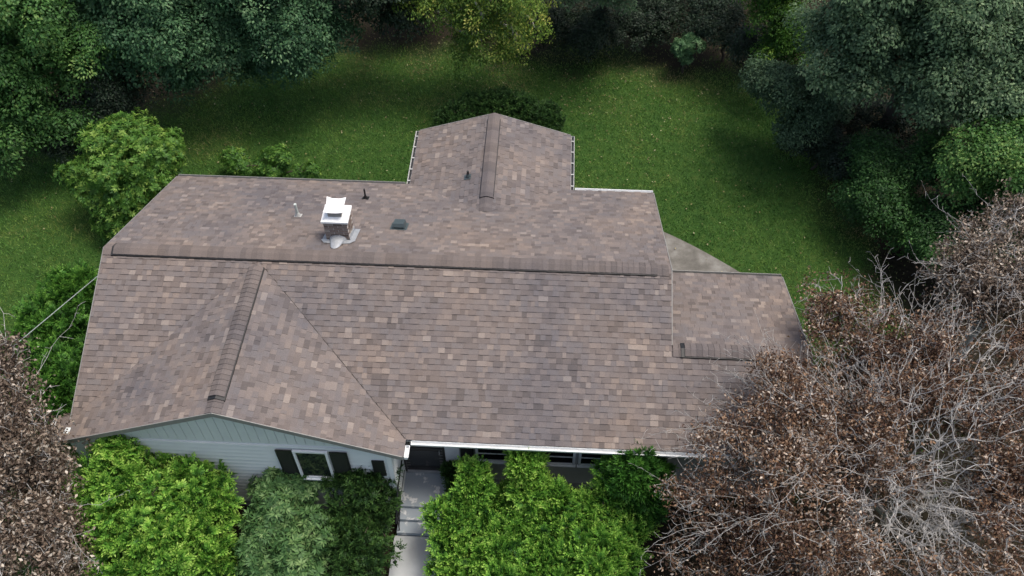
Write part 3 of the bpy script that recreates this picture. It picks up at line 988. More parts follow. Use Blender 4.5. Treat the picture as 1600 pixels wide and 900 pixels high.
# ------------------------------------------------------------------ plants
LOBES = {
    'T1': [(-5.25, 7.95, 3.4, 1.84), (-5.93, 6.74, 2.0, 1.35), (-4.77, 7.21, 1.9, 1.13), (-4.05, 8.4, 4.0, 1.49), (-6.78, 7.13, 3.4, 2.18), (-4.01, 8.36, 2.8, 0.97), (-4.93, 7.96, 5, 1.88)],
    'T2': [(-1.81, 9.44, 3.8, 1.9), (-0.75, 9.57, 2.5, 1.24), (-2.74, 9.22, 2.8, 1.26), (-3.2, 9.42, 4.2, 1.5), (-1.0, 9.98, 3.8, 1.49), (-1.79, 9.89, 5.5, 1.87), (-1.42, 9.38, 1.7, 0.7), (-0.3, 9.87, 3, 1.06)],
    'T3': [(1.46, 10.69, 3.3, 1.91), (0.32, 10.59, 2.4, 1.2), (2.56, 11.1, 2.6, 1.03), (1.04, 10.55, 1.9, 0.83), (1.56, 10.91, 5, 2.07), (0.25, 10.61, 1.4, 0.62), (1.82, 10.59, 1.9, 0.78)],
    'T4': [(4.23, 11.88, 3.0, 0.97), (5.24, 11.81, 2.8, 0.73), (4.26, 11.53, 4.5, 1.67)],
    'T5': [(6.56, 11.18, 3.3, 1.17), (7.84, 11.21, 2.7, 1.22), (7.28, 10.96, 1.9, 0.68), (8.24, 11.04, 1.8, 0.55), (9.03, 11.52, 3.0, 0.84), (5.82, 11.62, 3.4, 0.84), (7.96, 11.34, 4.3, 1.63)],
    'T6': [(11.89, 13.0, 2.8, 0.62), (10.62, 12.82, 3.2, 0.87), (11.62, 12.26, 4.5, 1.46)],
    'T7': [(17.09, 11.87, 2.8, 0.92), (16.96, 11.34, 1.9, 0.66), (17.53, 11.39, 2.2, 0.75), (16.62, 12.42, 3, 0.66), (17.02, 12.64, 4, 1.32)],
    'T8': [(19.03, 8.11, 5.0, 1.84), (18.05, 7.99, 3.9, 1.21), (20.33, 7.45, 4.7, 1.56), (21.65, 7.8, 5.2, 1.69), (17.56, 9.19, 4.2, 0.96), (19.76, 6.83, 4.0, 0.87), (21.24, 6.53, 4.3, 1.12), (19.48, 8.49, 6.4, 2.11)],
    'T9': [(16.95, 8.96, 2.2, 0.98), (17.93, 8.55, 1.9, 0.82), (16.34, 9.7, 2.2, 0.62), (17.2, 8.49, 1.5, 0.62)],
    'T10': [(21.26, 5.04, 3.4, 1.14), (22.0, 5.63, 3.9, 1.06), (20.96, 4.92, 2.7, 0.73), (22.08, 4.72, 2.6, 0.78), (22.11, 4.19, 4, 1.12)],
    'T11': [(19.57, 5.34, 1.5, 1.17), (20.48, 4.11, 1.3, 1.16), (19.05, 6.55, 1.8, 0.89), (20.83, 3.15, 1.5, 0.94), (20.29, 6.44, 2.2, 0.9), (18.81, 5.67, 1.0, 0.75), (21.72, 4.06, 1.8, 1.16)],
    'bushL': [(-2.31, 5.59, 1.7, 1.58), (-3.15, 5.18, 1.3, 1.06), (-1.47, 4.97, 1.2, 1.03), (-1.53, 6.29, 1.6, 0.77), (-3.39, 6.28, 1.7, 0.79), (-2.38, 4.71, 0.9, 1.01)],
    'low': [(0.31, 6.92, 0.6, 0.62), (1.52, 6.78, 0.6, 0.73), (2.51, 6.66, 0.5, 0.44)],
    'yewA': [(-2.33, 1.15, 1.4, 0.74), (-2.79, 0.38, 1.2, 0.63), (-2.21, -0.12, 1.1, 0.72), (-2.0, 0.86, 1.1, 0.59), (-3.05, -0.09, 1.0, 0.48)],
    'yewB': [(-1.68, -1.73, 1.4, 0.79), (-2.02, -2.16, 1.2, 0.62), (-1.73, -0.97, 1.1, 0.6), (-1.5, -2.24, 1.1, 0.68)],
    'BL': [(-0.25, -4.7, 4.0, 0.86), (0.03, -4.83, 3.3, 0.61), (-0.22, -5.78, 3.2, 1.08), (0.3, -5.76, 2.8, 0.65), (-0.59, -3.67, 4.2, 0.51), (-1.09, -2.99, 4.3, 0.53), (0.19, -6.61, 2.8, 1.08), (-0.98, -4.98, 4.2, 1.3), (0.52, -6.43, 2.4, 0.58)],
    'BR': [(13.7, -4.94, 3.2, 1.15), (13.34, -4.01, 4, 0.58), (12.86, -5.68, 2.7, 0.72), (14.67, -3.62, 4.3, 1.15), (15.23, -5.3, 4.1, 1.66), (17.02, -4.3, 4.6, 1.72), (17.88, -5.94, 4.2, 1.45), (16.93, -1.75, 4.4, 1.14), (15.97, -0.9, 4.2, 0.55), (15.73, -0.3, 4.2, 0.29), (18.49, -2.37, 4.6, 1.29), (16.51, -6.2, 3.8, 1.43), (14.66, -2.59, 4.3, 0.43), (18.99, -3.93, 4.6, 1.53), (13.98, -6.0, 3, 1.17), (12.79, -4.72, 3.2, 0.46), (16.42, -0.34, 4.4, 0.37), (17.55, -4.94, 4.0, 1.08), (16.46, -3.38, 4.4, 0.94), (15.66, -1.56, 4.2, 0.42), (15.78, -2.39, 4.2, 0.58)],
    'BR2': [(19.51, 0.29, 4.9, 1.12), (20.2, 1.27, 5, 0.68), (18.93, -0.29, 4.6, 0.8), (20.27, -0.57, 4.7, 1.25)],
    'arb': [(1.76, -4.82, 1.7, 1.57), (1.05, -4.35, 2.3, 0.82), (2.51, -4.56, 1.7, 0.92), (0.74, -5.27, 1.3, 0.92), (2.83, -5.07, 1.1, 0.69), (2.04, -5.7, 1.3, 1.34), (1.19, -3.97, 2.8, 0.44), (0.39, -4.54, 1.6, 0.62), (0.87, -5.87, 0.9, 0.85), (2.93, -5.72, 0.8, 0.82)],
    'rho': [(4.47, -4.52, 1.2, 1.03), (4.24, -3.96, 1.5, 0.62), (5.0, -5.13, 1.0, 0.8), (4.1, -5.35, 0.9, 0.71), (5.0, -3.96, 1.5, 0.53), (4.61, -5.67, 0.7, 1.03), (4.43, -3.86, 1.7, 0.47), (5.11, -3.78, 1.7, 0.38)],
    'yew': [(6.13, -4.46, 1.1, 0.7), (6.17, -3.87, 1.6, 0.58), (6.15, -5.25, 0.9, 0.75), (6.45, -3.99, 1.1, 0.44), (5.76, -4.88, 1.0, 0.58), (6.18, -3.78, 1.8, 0.46), (5.75, -3.89, 1.6, 0.4)],
    'smd': [(8.15, -3.36, 0.9, 0.47), (8.47, -3.2, 1.0, 0.33)],
    'cypA': [(9.64, -3.76, 2.2, 0.39), (9.7, -4.03, 1.8, 0.5), (9.58, -4.31, 1.3, 0.64), (9.59, -3.56, 2.4, 0.19)],
    'cypB': [(8.55, -4.55, 1.4, 0.68), (9.23, -4.97, 1.2, 0.82), (8.16, -5.02, 1.1, 0.54), (8.52, -4.08, 1.8, 0.31), (8.49, -3.86, 2.0, 0.18), (9.26, -5.55, 1.0, 1.06), (8.16, -5.46, 0.8, 0.57), (7.91, -4.59, 1.4, 0.25)],
    'cypC': [(11.12, -4.91, 1.2, 0.91), (11.53, -4.25, 1.7, 0.48), (11.41, -3.87, 2.1, 0.25), (10.21, -5.1, 1.2, 0.82), (10.29, -4.49, 1.6, 0.34), (10.3, -4.22, 1.8, 0.17), (10.93, -5.47, 1.0, 1.13), (11.87, -4.49, 1.3, 0.46), (10.9, -4.38, 1.6, 0.28)],
    'pine': [(11.84, -3.91, 2.5, 0.44), (12.17, -3.94, 2.1, 0.45), (11.53, -3.77, 2.4, 0.22), (12.07, -4.06, 1.5, 0.43)],
    'sap': [(14.39, 12.74, 1.2, 0.59), (14.35, 12.72, 0.7, 0.37)],
    'u1': [(10.63, 13.46, 1.0, 1.03), (11.72, 13.6, 1.2, 1.15)],
    'u2': [(13.06, 14.16, 1.2, 0.98), (13.72, 14.78, 1.5, 1.07)],
    'u3': [(15.53, 13.87, 1.4, 1.17), (16.31, 12.73, 1.2, 0.92)],
    'u4': [(-3.79, 7.93, 2.2, 1.08), (-3.28, 8.52, 2.0, 0.98), (-4.57, 6.87, 1.2, 0.65)],
    'u5': [(9.72, 14.15, 1.4, 1.16), (4.76, 14.77, 1.6, 1.43)],
    'u6': [(17.82, 8.28, 1.2, 0.79), (18.51, 7.54, 1.0, 0.62)],
    'u7': [(19.43, 9.34, 1.0, 0.98), (20.44, 8.86, 1.2, 1.19), (21.69, 9.22, 1.2, 1.11), (19.2, 9.96, 1.5, 0.87)],
    'hedge': [(6.81, 9.5, 0.45, 0.63), (7.46, 9.98, 0.5, 0.59), (8.18, 10.15, 0.5, 0.6), (8.91, 9.99, 0.5, 0.59), (9.65, 9.58, 0.45, 0.59)],
}



def unit(a):
    return a / np.maximum(1e-9, np.linalg.norm(a, axis=-1, keepdims=True))

def leaf_arrays(pos, ax, nr, ln, wd, fold=0.25):
    """diamond leaves folded along the midrib: 4 vertices and one quad each"""
    ax = unit(ax)
    sd = unit(np.cross(ax, nr))
    up = np.cross(sd, ax)
    mid = pos + ax * (ln * 0.45)[:, None]
    lift = up * (wd * fold)[:, None]
    v = np.stack([pos, mid + sd * (wd * .5)[:, None] + lift, pos + ax * ln[:, None], mid - sd * (wd * .5)[:, None] + lift], 1)
    return v

def frames(z, r):
    z = unit(z)
    t = unit(r.normal(size=z.shape))
    x = unit(np.cross(t, z))
    y = np.cross(z, x)
    return np.stack([x, y, z], -1)           # columns

def tpl_clump(r, n=34, flat=0.45, droop=0.5, lw=(0.5, 0.6)):
    """dome of broad leaves, unit radius"""
    a = r.random(n) * 2 * np.pi
    q = np.sqrt(r.random(n))
    h = flat * (1 - q ** 2) + r.normal(size=n) * 0.12
    pos = np.stack([q * np.cos(a), q * np.sin(a), h], -1)
    ax = np.stack([np.cos(a), np.sin(a), np.full(n, -droop)], -1) + r.normal(size=(n, 3)) * 0.45
    nr = np.stack([q * np.cos(a) * .5, q * np.sin(a) * .5, np.ones(n)], -1) + r.normal(size=(n, 3)) * 0.35
    ln = r.uniform(0.75, 1.25, n)
    return pos, ax, nr, ln, ln * r.uniform(*lw, n), r.normal(size=n) * 0.16

def tpl_spray(r, n=6, m=7):
    """flattened conifer spray: several plumes with paired leaflets, unit length, brighter at the tips"""
    P, A, N_, LN, WD, T = [], [], [], [], [], []
    for k in range(n):
        th = r.uniform(-1, 1) * 1.1
        ph = r.uniform(-0.5, 0.5)
        d = np.array([math.sin(th), math.sin(ph) * 0.8, math.cos(th) * 0.9 + 0.1])
        d /= np.linalg.norm(d)
        nrm = np.array([0, 1, 0.25]) + r.normal(size=3) * 0.35
        side = np.cross(d, nrm)
        side /= np.linalg.norm(side)
        Lk = r.uniform(0.7, 1.1)
        for i in range(m):
            f = (i + 0.6) / m
            base = d * Lk * f + np.array([0, -0.12 * f * f, 0])
            sgn = 1 if i % 2 else -1
            a = d * 0.75 + side * sgn * 0.8 * (1 - 0.5 * f)
            if i == m - 1:
                a = d
            P.append(base)
            A.append(a)
            N_.append(nrm + r.normal(size=3) * .2)
            l_ = (0.42 - 0.16 * f) * r.uniform(.8, 1.2)
            LN.append(l_)
            WD.append(l_ * 0.5)
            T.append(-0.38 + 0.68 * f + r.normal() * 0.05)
    return np.array(P), np.array(A), np.array(N_), np.array(LN), np.array(WD), np.array(T)

def tpl_rosette(r, n=11):
    a = np.arange(n) * 2.4 + r.random() * 6
    el = r.uniform(-0.25, 0.6, n)
    ax = np.stack([np.cos(a), np.sin(a), el], -1)
    pos = ax * 0.08 + np.stack([np.zeros(n), np.zeros(n), r.uniform(-.25, .1, n)], -1)
    nr = np.stack([-np.cos(a) * el, -np.sin(a) * el, np.ones(n)], -1)
    ln = r.uniform(.75, 1.1, n)
    return pos, ax, nr, ln, ln * .30, el * 0.25 + r.normal(size=n) * .08

def tpl_needles(r, n=26, spread=0.9):
    t = r.random(n)
    a = r.random(n) * 2 * np.pi
    pos = np.stack([np.zeros(n), np.zeros(n), t * 0.8], -1)
    ax = np.stack([np.cos(a) * spread, np.sin(a) * spread, 0.25 + t], -1)
    nr = r.normal(size=(n, 3))
    ln = r.uniform(.35, .55, n)
    return pos, ax, nr, ln, ln * .22, -0.2 + .4 * t + r.normal(size=n) * .05

def tpl_dry(r, n=16):
    pos = r.normal(size=(n, 3)) * np.array([.55, .55, .45])
    ax = r.normal(size=(n, 3)) + np.array([0, 0, -.5])
    nr = r.normal(size=(n, 3))
    ln = r.uniform(.6, 1.2, n)
    return pos, ax, nr, ln, ln * r.uniform(.35, .6, n), r.normal(size=n) * .28

def scatter(tpls, O, Z, scale, leaf, tint, r, fold=0.25):
    """instance leaf templates at points O with outward axes Z; returns vertices and tints"""
    F = frames(Z, r)
    which = r.integers(len(tpls), size=len(O))
    V, T = [], []
    for k, (pos, ax, nr, ln, wd, tt) in enumerate(tpls):
        s = np.where(which == k)[0]
        if not len(s):
            continue
        f, o, sc = F[s], O[s], scale[s]
        P = np.einsum('nij,mj->nmi', f, pos) * sc[:, None, None] + o[:, None, :]
        A = np.einsum('nij,mj->nmi', f, ax)
        N_ = np.einsum('nij,mj->nmi', f, nr)
        LN = np.broadcast_to(ln * leaf, P.shape[:2])
        WD = np.broadcast_to(wd * leaf, P.shape[:2])
        V.append(leaf_arrays(P.reshape(-1, 3), A.reshape(-1, 3), N_.reshape(-1, 3), LN.reshape(-1), WD.reshape(-1), fold))
        T.append((tint[s][:, None] + tt[None, :]).reshape(-1))
    return np.concatenate(V), np.concatenate(T)

def leaf_mesh(name, V, T):
    n = len(V)
    return np_mesh(name, V.reshape(-1, 3), np.arange(n * 4).reshape(n, 4), np.clip(T, 0.01, 0.99))

def crown_points(lobes, n, r, shell=0.72, zf=0.8, up=0.0, keep=None):
    """points in the lobes, biased to their outer shells, not deep inside another lobe"""
    lb = np.array(lobes, float)
    wgt = lb[:, 3] ** 2
    P, Z = [], []
    cnt = 0
    while cnt < n:
        k = r.choice(len(lb), size=n, p=wgt / wgt.sum())
        d = unit(r.normal(size=(n, 3)))
        lump = 1 + 0.16 * np.sin(3.1 * d[:, 0] + k) * np.sin(2.7 * d[:, 1] + 2 * k) + r.normal(size=n) * 0.05
        rad = (shell + (1 - shell) * r.random(n)) * lump
        inner = r.random(n) < 0.15
        rad[inner] *= r.uniform(.4, 1, inner.sum())
        p = lb[k, :3] + d * (lb[k, 3] * rad)[:, None] * np.array([1, 1, zf])
        dd = np.linalg.norm((p[:, None, :] - lb[None, :, :3]) / np.array([1, 1, zf]), axis=2) / lb[None, :, 3]
        ok = (dd.min(1) > 0.35) & (p[:, 2] > 0.06) & (d[:, 2] > -0.75 + up)
        if keep is not None:
            ok &= keep(p)
        P.append(p[ok])
        Z.append(d[ok])
        cnt += ok.sum()
    return np.concatenate(P)[:n], np.concatenate(Z)[:n]

def boughs(lobes, r, k=7, frac=(.32, .52), zf=.8):
    """break each lobe of a crown into smaller overlapping boughs so that dark gaps open between them"""
    out = []
    for x, y, z, R in lobes:
        for _ in range(max(3, int(k * (R ** .7)))):
            d = unit(r.normal(size=3))
            if d[2] < -.45:
                d[2] *= -.6
            q = r.uniform(*frac) * R
            c = np.array([x, y, z]) + d * (R - q * .9) * np.array([1, 1, zf])
            out.append((c[0], c[1], max(c[2], .15), q))
        out.append((x, y, z - .15 * R, R * .45))
    return out

def plumes(lobes, r, size=(.17, .34), zf=.8):
    """conifer lobes broken into many small upright plumes"""
    out = []
    for x, y, z, R in lobes:
        n = int(9 * (R / .5) ** 2) + 4
        d = unit(r.normal(size=(n, 3)))
        d[:, 2] = np.where(d[:, 2] < -.4, -d[:, 2] * .5, d[:, 2])
        for k in range(n):
            q = r.uniform(*size)
            c = np.array([x, y, z]) + d[k] * max(.05, R - q * r.uniform(.3, 1.3)) * np.array([1, 1, zf])
            out.append((c[0], c[1], max(c[2], .12), q))
        out.append((x, y, z - .1 * R, R * .6))
    return out

def skeleton(base, pts, r, trunk_h, top, bias=0.35):
    """grow limbs: each target hooks on to the cheapest node already in the tree"""
    base, top = np.array(base, float), np.array(top, float)
    N_ = [base]
    par = [-1]
    plen = [0.0]
    steps = 6
    for k in range(1, steps + 1):
        t = k / steps
        q = base + (top - base) * t + np.array([r.normal() * .05, r.normal() * .05, 0])
        N_.append(q)
        par.append(k - 1)
        plen.append(plen[-1] + np.linalg.norm(N_[k] - N_[k - 1]))
    order = np.argsort(np.linalg.norm(pts - top * .5 - base * .5, axis=1))
    nodes_ = np.zeros((len(pts) * 2 + steps + 2, 3))
    nodes_[:len(N_)] = N_
    pl = np.zeros(len(nodes_))
    pl[:len(N_)] = plen
    cnt = len(N_)
    start = max(1, int(steps * trunk_h))
    for i in order:
        p = pts[i]
        d = np.linalg.norm(nodes_[start:cnt] - p, axis=1)
        j = start + int(np.argmin(d + bias * pl[start:cnt] + np.where(nodes_[start:cnt, 2] > p[2] + .1, .25, 0)))
        q = nodes_[j]
        dist = np.linalg.norm(p - q)
        mid = (p + q) / 2 + r.normal(size=3) * dist * .10 + np.array([0, 0, dist * .06])
        nodes_[cnt] = mid
        par.append(j)
        pl[cnt] = pl[j] + dist / 2
        nodes_[cnt + 1] = p
        par.append(cnt)
        pl[cnt + 1] = pl[j] + dist
        cnt += 2
    return nodes_[:cnt], np.array(par)

def limb_tubes(nd, par, r0, rmin, power=0.5, sides=5):
    n = len(nd)
    load = np.ones(n)
    for i in range(n - 1, 0, -1):
        load[par[i]] += load[i]
    rad = np.maximum(rmin, r0 * (load / load[0]) ** power)
    a, b = nd[par[1:]], nd[1:]
    ra, rb = np.minimum(rad[par[1:]], rad[1:] * 1.6), rad[1:]
    return tubes(a, b, ra, rb, sides)

def tubes(a, b, ra, rb, sides=4):
    d = unit(b - a)
    t = np.where(np.abs(d[:, 2:3]) > .9, np.array([[1., 0, 0]]), np.array([[0, 0, 1.]]))
    x = unit(np.cross(d, t))
    y = np.cross(d, x)
    th = np.arange(sides) * 2 * np.pi / sides
    ring = np.cos(th)[None, :, None] * x[:, None, :] + np.sin(th)[None, :, None] * y[:, None, :]
    va = a[:, None, :] - d[:, None, :] * (ra * .3)[:, None, None] + ring * ra[:, None, None]
    vb = b[:, None, :] + ring * rb[:, None, None]
    V = np.concatenate([va, vb], 1)
    m = len(a)
    k = np.arange(sides)
    f = np.stack([k, (k + 1) % sides, sides + (k + 1) % sides, sides + k], -1)
    F = (np.arange(m) * 2 * sides)[:, None, None] + f[None]
    return V.reshape(-1, 3), F.reshape(-1, 4)

M_BARK = mat_plain('brown_bark', (0.07, 0.055, 0.042), 0.95, 0.4, 14, bmp=0.6)
M_BARKPALE = mat_plain('pale_bark', (0.36, 0.35, 0.32), 0.85, 0.3, 10, bmp=0.4)
M_TWIG = mat_plain('grey_dry_twig', (0.42, 0.405, 0.38), 0.9, 0.3, 7)

def plant(name, label, cat, key, mat, tpls, n, scale, leaf, base=None, bark=None, seed=0, limbs=70, trunk=0.12, group=None,
          zf=0.8, up=0.0, tint=(0.5, 0.16), zdir=0.6, parts=('trunk', 'crown'), trunk_h=0.3, fold=0.25, keep=None, shell=0.72, bough=0, shrink=0.0, stray=0.0):
    r = np.random.default_rng(100 + seed)
    lb = LOBES[key]
    arr = np.array(lb)
    cen = np.average(arr[:, :3], axis=0, weights=arr[:, 3] ** 2)
    if base is None:
        base = (cen[0], cen[1] + 0.2, 0.0)
    base = (base[0], base[1], float(ground_z(base[0], base[1])) - 0.02)
    if shrink:
        lb = [(a, b, c, max(.15, d - shrink)) for a, b, c, d in lb]
    fine = plumes(lb, r, zf=zf) if bough < 0 else boughs(lb, r, bough, zf=zf) if bough else lb
    P, Z = crown_points(fine, n, r, zf=zf, up=up, keep=keep, shell=shell)
    P = P + Z * (np.abs(r.normal(size=len(P))) * stray)[:, None]
    root = thing(name, label, cat, base, group)
    # limbs
    lp = np.concatenate([arr[:, :3], P[r.choice(len(P), min(limbs, len(P)), replace=False)] * 0.85 + cen * 0.15])
    nd, par = skeleton(base, lp, r, trunk_h, cen + np.array([0, 0, .15]))
    V, F = limb_tubes(nd, par, trunk, 0.008)
    link(parts[0], np_mesh(parts[0], V, F, smooth=True), bark or M_BARK, root)
    # leaves
    Zd = unit(Z * (1 - zdir) + np.array([0, 0, zdir]) + r.normal(size=Z.shape) * 0.18)
    sc = scale * r.uniform(.7, 1.3, n)
    base_t = tint[0] + tint[1] * r.normal(size=n)
    base_t += 0.18 * (vnoise(P[:, 0] + P[:, 2], P[:, 1] + P[:, 2] * .6, 0.9, seed) - .5)
    V, T = scatter(tpls, P, Zd, sc, leaf, base_t, r, fold)
    link(parts[1], leaf_mesh(parts[1], V, T), mat, root)
    return root

tr = np.random.default_rng(5)
CL = [tpl_clump(tr, 64) for _ in range(6)]
CL2 = [tpl_clump(tr, 48, 0.6, 1.0, (.42, .5)) for _ in range(5)]
SP = [tpl_spray(tr) for _ in range(8)]
RO = [tpl_rosette(tr) for _ in range(6)]
ND = [tpl_needles(tr) for _ in range(6)]
DR = [tpl_dry(tr) for _ in range(8)]

L_DARK = mat_leaf('dark_blue_green_leaf', [(0, (0.018, 0.052, 0.024)), (0.45, (0.062, 0.155, 0.068)), (0.75, (0.115, 0.235, 0.1)), (1, (0.21, 0.34, 0.16))], 0.4)
L_MID = mat_leaf('mid_green_leaf', [(0, (0.02, 0.058, 0.016)), (0.45, (0.064, 0.17, 0.042)), (0.75, (0.115, 0.25, 0.06)), (1, (0.23, 0.36, 0.1))], 0.4)
L_SLATE = mat_leaf('slate_green_leaf', [(0, (0.03, 0.062, 0.03)), (0.45, (0.098, 0.175, 0.086)), (0.75, (0.165, 0.265, 0.128)), (1, (0.28, 0.38, 0.2))], 0.4)
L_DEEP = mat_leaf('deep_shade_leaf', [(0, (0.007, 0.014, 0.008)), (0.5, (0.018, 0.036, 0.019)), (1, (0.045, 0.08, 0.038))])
L_YEL = mat_leaf('yellowing_leaf', [(0, (0.05, 0.11, 0.02)), (0.4, (0.14, 0.25, 0.04)), (0.7, (0.27, 0.36, 0.06)), (1, (0.5, 0.5, 0.12))], 0.4)
L_LIME = mat_leaf('fresh_green_leaf', [(0, (0.02, 0.06, 0.01)), (0.45, (0.07, 0.18, 0.02)), (0.75, (0.14, 0.28, 0.03)), (1, (0.26, 0.38, 0.06))], 0.4)
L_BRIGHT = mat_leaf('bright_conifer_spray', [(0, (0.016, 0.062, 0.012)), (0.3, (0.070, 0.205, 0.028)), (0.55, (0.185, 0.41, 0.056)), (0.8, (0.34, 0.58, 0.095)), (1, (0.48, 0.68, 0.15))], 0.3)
L_BUSH = mat_leaf('yellow_green_bush_leaf', [(0, (0.018, 0.06, 0.012)), (0.4, (0.062, 0.165, 0.026)), (0.7, (0.12, 0.26, 0.04)), (1, (0.27, 0.4, 0.08))], 0.35)
L_YEW = mat_leaf('dark_yew_needle', [(0, (0.011, 0.032, 0.01)), (0.5, (0.036, 0.092, 0.022)), (1, (0.09, 0.18, 0.04))], 0.15)
L_YEW2 = mat_leaf('green_evergreen_needle', [(0, (0.016, 0.058, 0.01)), (0.5, (0.06, 0.185, 0.024)), (1, (0.16, 0.34, 0.05))], 0.2)
L_RHO = mat_leaf('grey_green_shrub_leaf', [(0, (0.018, 0.055, 0.018)), (0.45, (0.062, 0.145, 0.045)), (0.75, (0.115, 0.22, 0.070)), (1, (0.21, 0.32, 0.12))])
L_DRY = mat_leaf('dry_brown_leaf', [(0, (0.03, 0.015, 0.011)), (0.3, (0.085, 0.044, 0.029)), (0.5, (0.16, 0.09, 0.056)), (0.7, (0.26, 0.155, 0.085)), (0.86, (0.36, 0.26, 0.185)), (1, (0.55, 0.47, 0.39))], 0.15)
L_DRY2 = mat_leaf('dry_beige_leaf', [(0, (0.04, 0.027, 0.02)), (0.35, (0.13, 0.092, 0.066)), (0.6, (0.24, 0.185, 0.14)), (0.82, (0.38, 0.31, 0.24)), (1, (0.56, 0.5, 0.42))], 0.15)

WOOD = 'trees along the edge of the back lawn'
plant('broadleaf_tree', 'dark green tree at the far left edge above the round yellow green bush', 'tree', 'T1', L_MID, CL, 1577, 0.32, 0.105, (-6.2, 8.6), bough=9, shrink=-.08, stray=.06, seed=1, group=WOOD)
plant('broadleaf_tree', 'large bushy tree with two drooping limbs, second from the left along the wood edge', 'tree', 'T2', L_DARK, CL, 1528, 0.32, 0.105, (-1.9, 13.0), bough=9, shrink=-.08, stray=.06, seed=2, group=WOOD, tint=(.55, .16))
plant('broadleaf_tree', 'blue green rounded tree left of the yellowing tree at the lawn edge', 'tree', 'T3', L_DARK, CL, 1380, 0.32, 0.10, (1.6, 14.4), bough=9, shrink=-.08, stray=.06, seed=3, group=WOOD, tint=(.45, .14))
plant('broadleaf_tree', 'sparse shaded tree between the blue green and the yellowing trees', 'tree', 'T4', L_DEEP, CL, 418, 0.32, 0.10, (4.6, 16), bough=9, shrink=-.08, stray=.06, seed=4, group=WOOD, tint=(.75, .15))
plant('yellowing_tree', 'tree with hanging yellow and green autumn leaves behind the rear wing', 'tree', 'T5', L_YEL, CL2, 887, 0.26, 0.087, (8.9, 14.2), M_BARKPALE, bough=9, shrink=-.08, stray=.06, seed=5, group=WOOD, tint=(.36, .22), trunk=.16)
plant('broadleaf_tree', 'teal green branch tip of a tree at the top edge, right of the yellowing tree', 'tree', 'T6', L_SLATE, CL, 368, 0.29, 0.090, (11.6, 14.6), bough=9, shrink=-.08, stray=.06, seed=6, group=WOOD, tint=(.7, .15))
plant('broadleaf_tree', 'small fresh green tree just left of the big slate green tree', 'tree', 'T7', L_LIME, CL, 640, 0.26, 0.078, (17.3, 13.0), bough=9, shrink=-.08, stray=.06, seed=7, group=WOOD, tint=(.35, .16))
plant('broadleaf_tree', 'big spreading slate green tree filling the upper right corner', 'tree', 'T8', L_SLATE, CL, 2218, 0.32, 0.102, (20.2, 9.2), bough=9, shrink=-.08, stray=.06, seed=8, group=WOOD, tint=(.5, .16), trunk=.22)
plant('broadleaf_tree', 'low slate blue tree hanging over the right edge of the lawn', 'tree', 'T9', L_SLATE, CL, 640, 0.27, 0.078, (17.6, 9.6), bough=9, shrink=-.08, stray=.06, seed=9, group=WOOD, tint=(.32, .14))
plant('broadleaf_tree', 'brighter green tree at the right edge above the beige withered tree', 'tree', 'T10', L_MID, CL, 812, 0.29, 0.090, (22.2, 5.4), bough=9, shrink=-.08, stray=.06, seed=10, group=WOOD, tint=(.65, .16))
plant('dark_shrub', 'broad dark green shrub beneath the big slate green tree on the right', 'shrub', 'T11', L_MID, CL, 1380, 0.27, 0.078, (20.2, 4.9), bough=9, shrink=-.08, stray=.06, seed=11, group=WOOD, tint=(.26, .14), parts=('stem', 'foliage'))
for i, (k, lab) in enumerate((('u1', 'dark undergrowth shrub at the top edge left of the little round sapling'), ('u2', 'dark undergrowth shrub directly behind the little round sapling'),
                              ('u3', 'dark undergrowth shrub to the right of the little round sapling'), ('u4', 'dark undergrowth shrub in the gap between the two left trees'),
                              ('u5', 'dark undergrowth shrub behind the yellowing tree'), ('u7', 'dark undergrowth shrub around the trunk of the big slate green tree'), ('u6', 'dark shrub at the right lawn edge under the slate blue tree'))):
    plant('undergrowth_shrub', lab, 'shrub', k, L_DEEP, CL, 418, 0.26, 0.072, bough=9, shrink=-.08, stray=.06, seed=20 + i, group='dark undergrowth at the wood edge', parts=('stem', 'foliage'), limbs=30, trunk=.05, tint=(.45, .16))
plant('sapling', 'little round blue green sapling standing alone at the back of the lawn', 'sapling', 'sap', L_DARK, RO, 351, .10, .11, (14.4, 12.9), bough=8, shrink=.02, seed=30, parts=('stem', 'crown'), limbs=30, trunk=.04, tint=(.6, .15), zdir=.3)
plant('round_bush', 'large round yellow green bush on the lawn left of the house', 'bush', 'bushL', L_BUSH, RO, 5200, .12, .125, bough=12, shrink=-.06, seed=31, parts=('stem', 'foliage'), trunk=.09, limbs=90, tint=(.5, .2), zdir=.25)
plant('low_shrub', 'low straggly green shrub behind the left back eave', 'shrub', 'low', L_BUSH, RO, 900, .11, .11, bough=6, shrink=-.05, seed=32, parts=('stem', 'foliage'), limbs=60, trunk=.03, tint=(.4, .2), zdir=.3)
plant('evergreen_hedge', 'low dark evergreen hedge curving round the end of the rear wing', 'hedge', 'hedge', L_YEW, ND, 3510, .13, .17, seed=33, parts=('stem', 'foliage'), limbs=60, trunk=.04, tint=(.42, .16), zdir=.5)
plant('evergreen_shrub', 'green evergreen shrub crossed by the overhead cable at the left wall', 'shrub', 'yewA', L_YEW2, SP, 1215, .20, .20, bough=-1, shrink=.04, seed=34, parts=('stem', 'foliage'), limbs=50, trunk=.05, tint=(.5, .16), zdir=.35, group='evergreen shrubs along the left wall')
plant('evergreen_shrub', 'green evergreen shrub between the left wall and the withered beige tree', 'shrub', 'yewB', L_YEW2, SP, 1215, .20, .20, bough=-1, shrink=.04, seed=35, parts=('stem', 'foliage'), limbs=50, trunk=.05, tint=(.48, .16), zdir=.35, group='evergreen shrubs along the left wall')
front = lambda p: (p[:, 1] < -3.3)
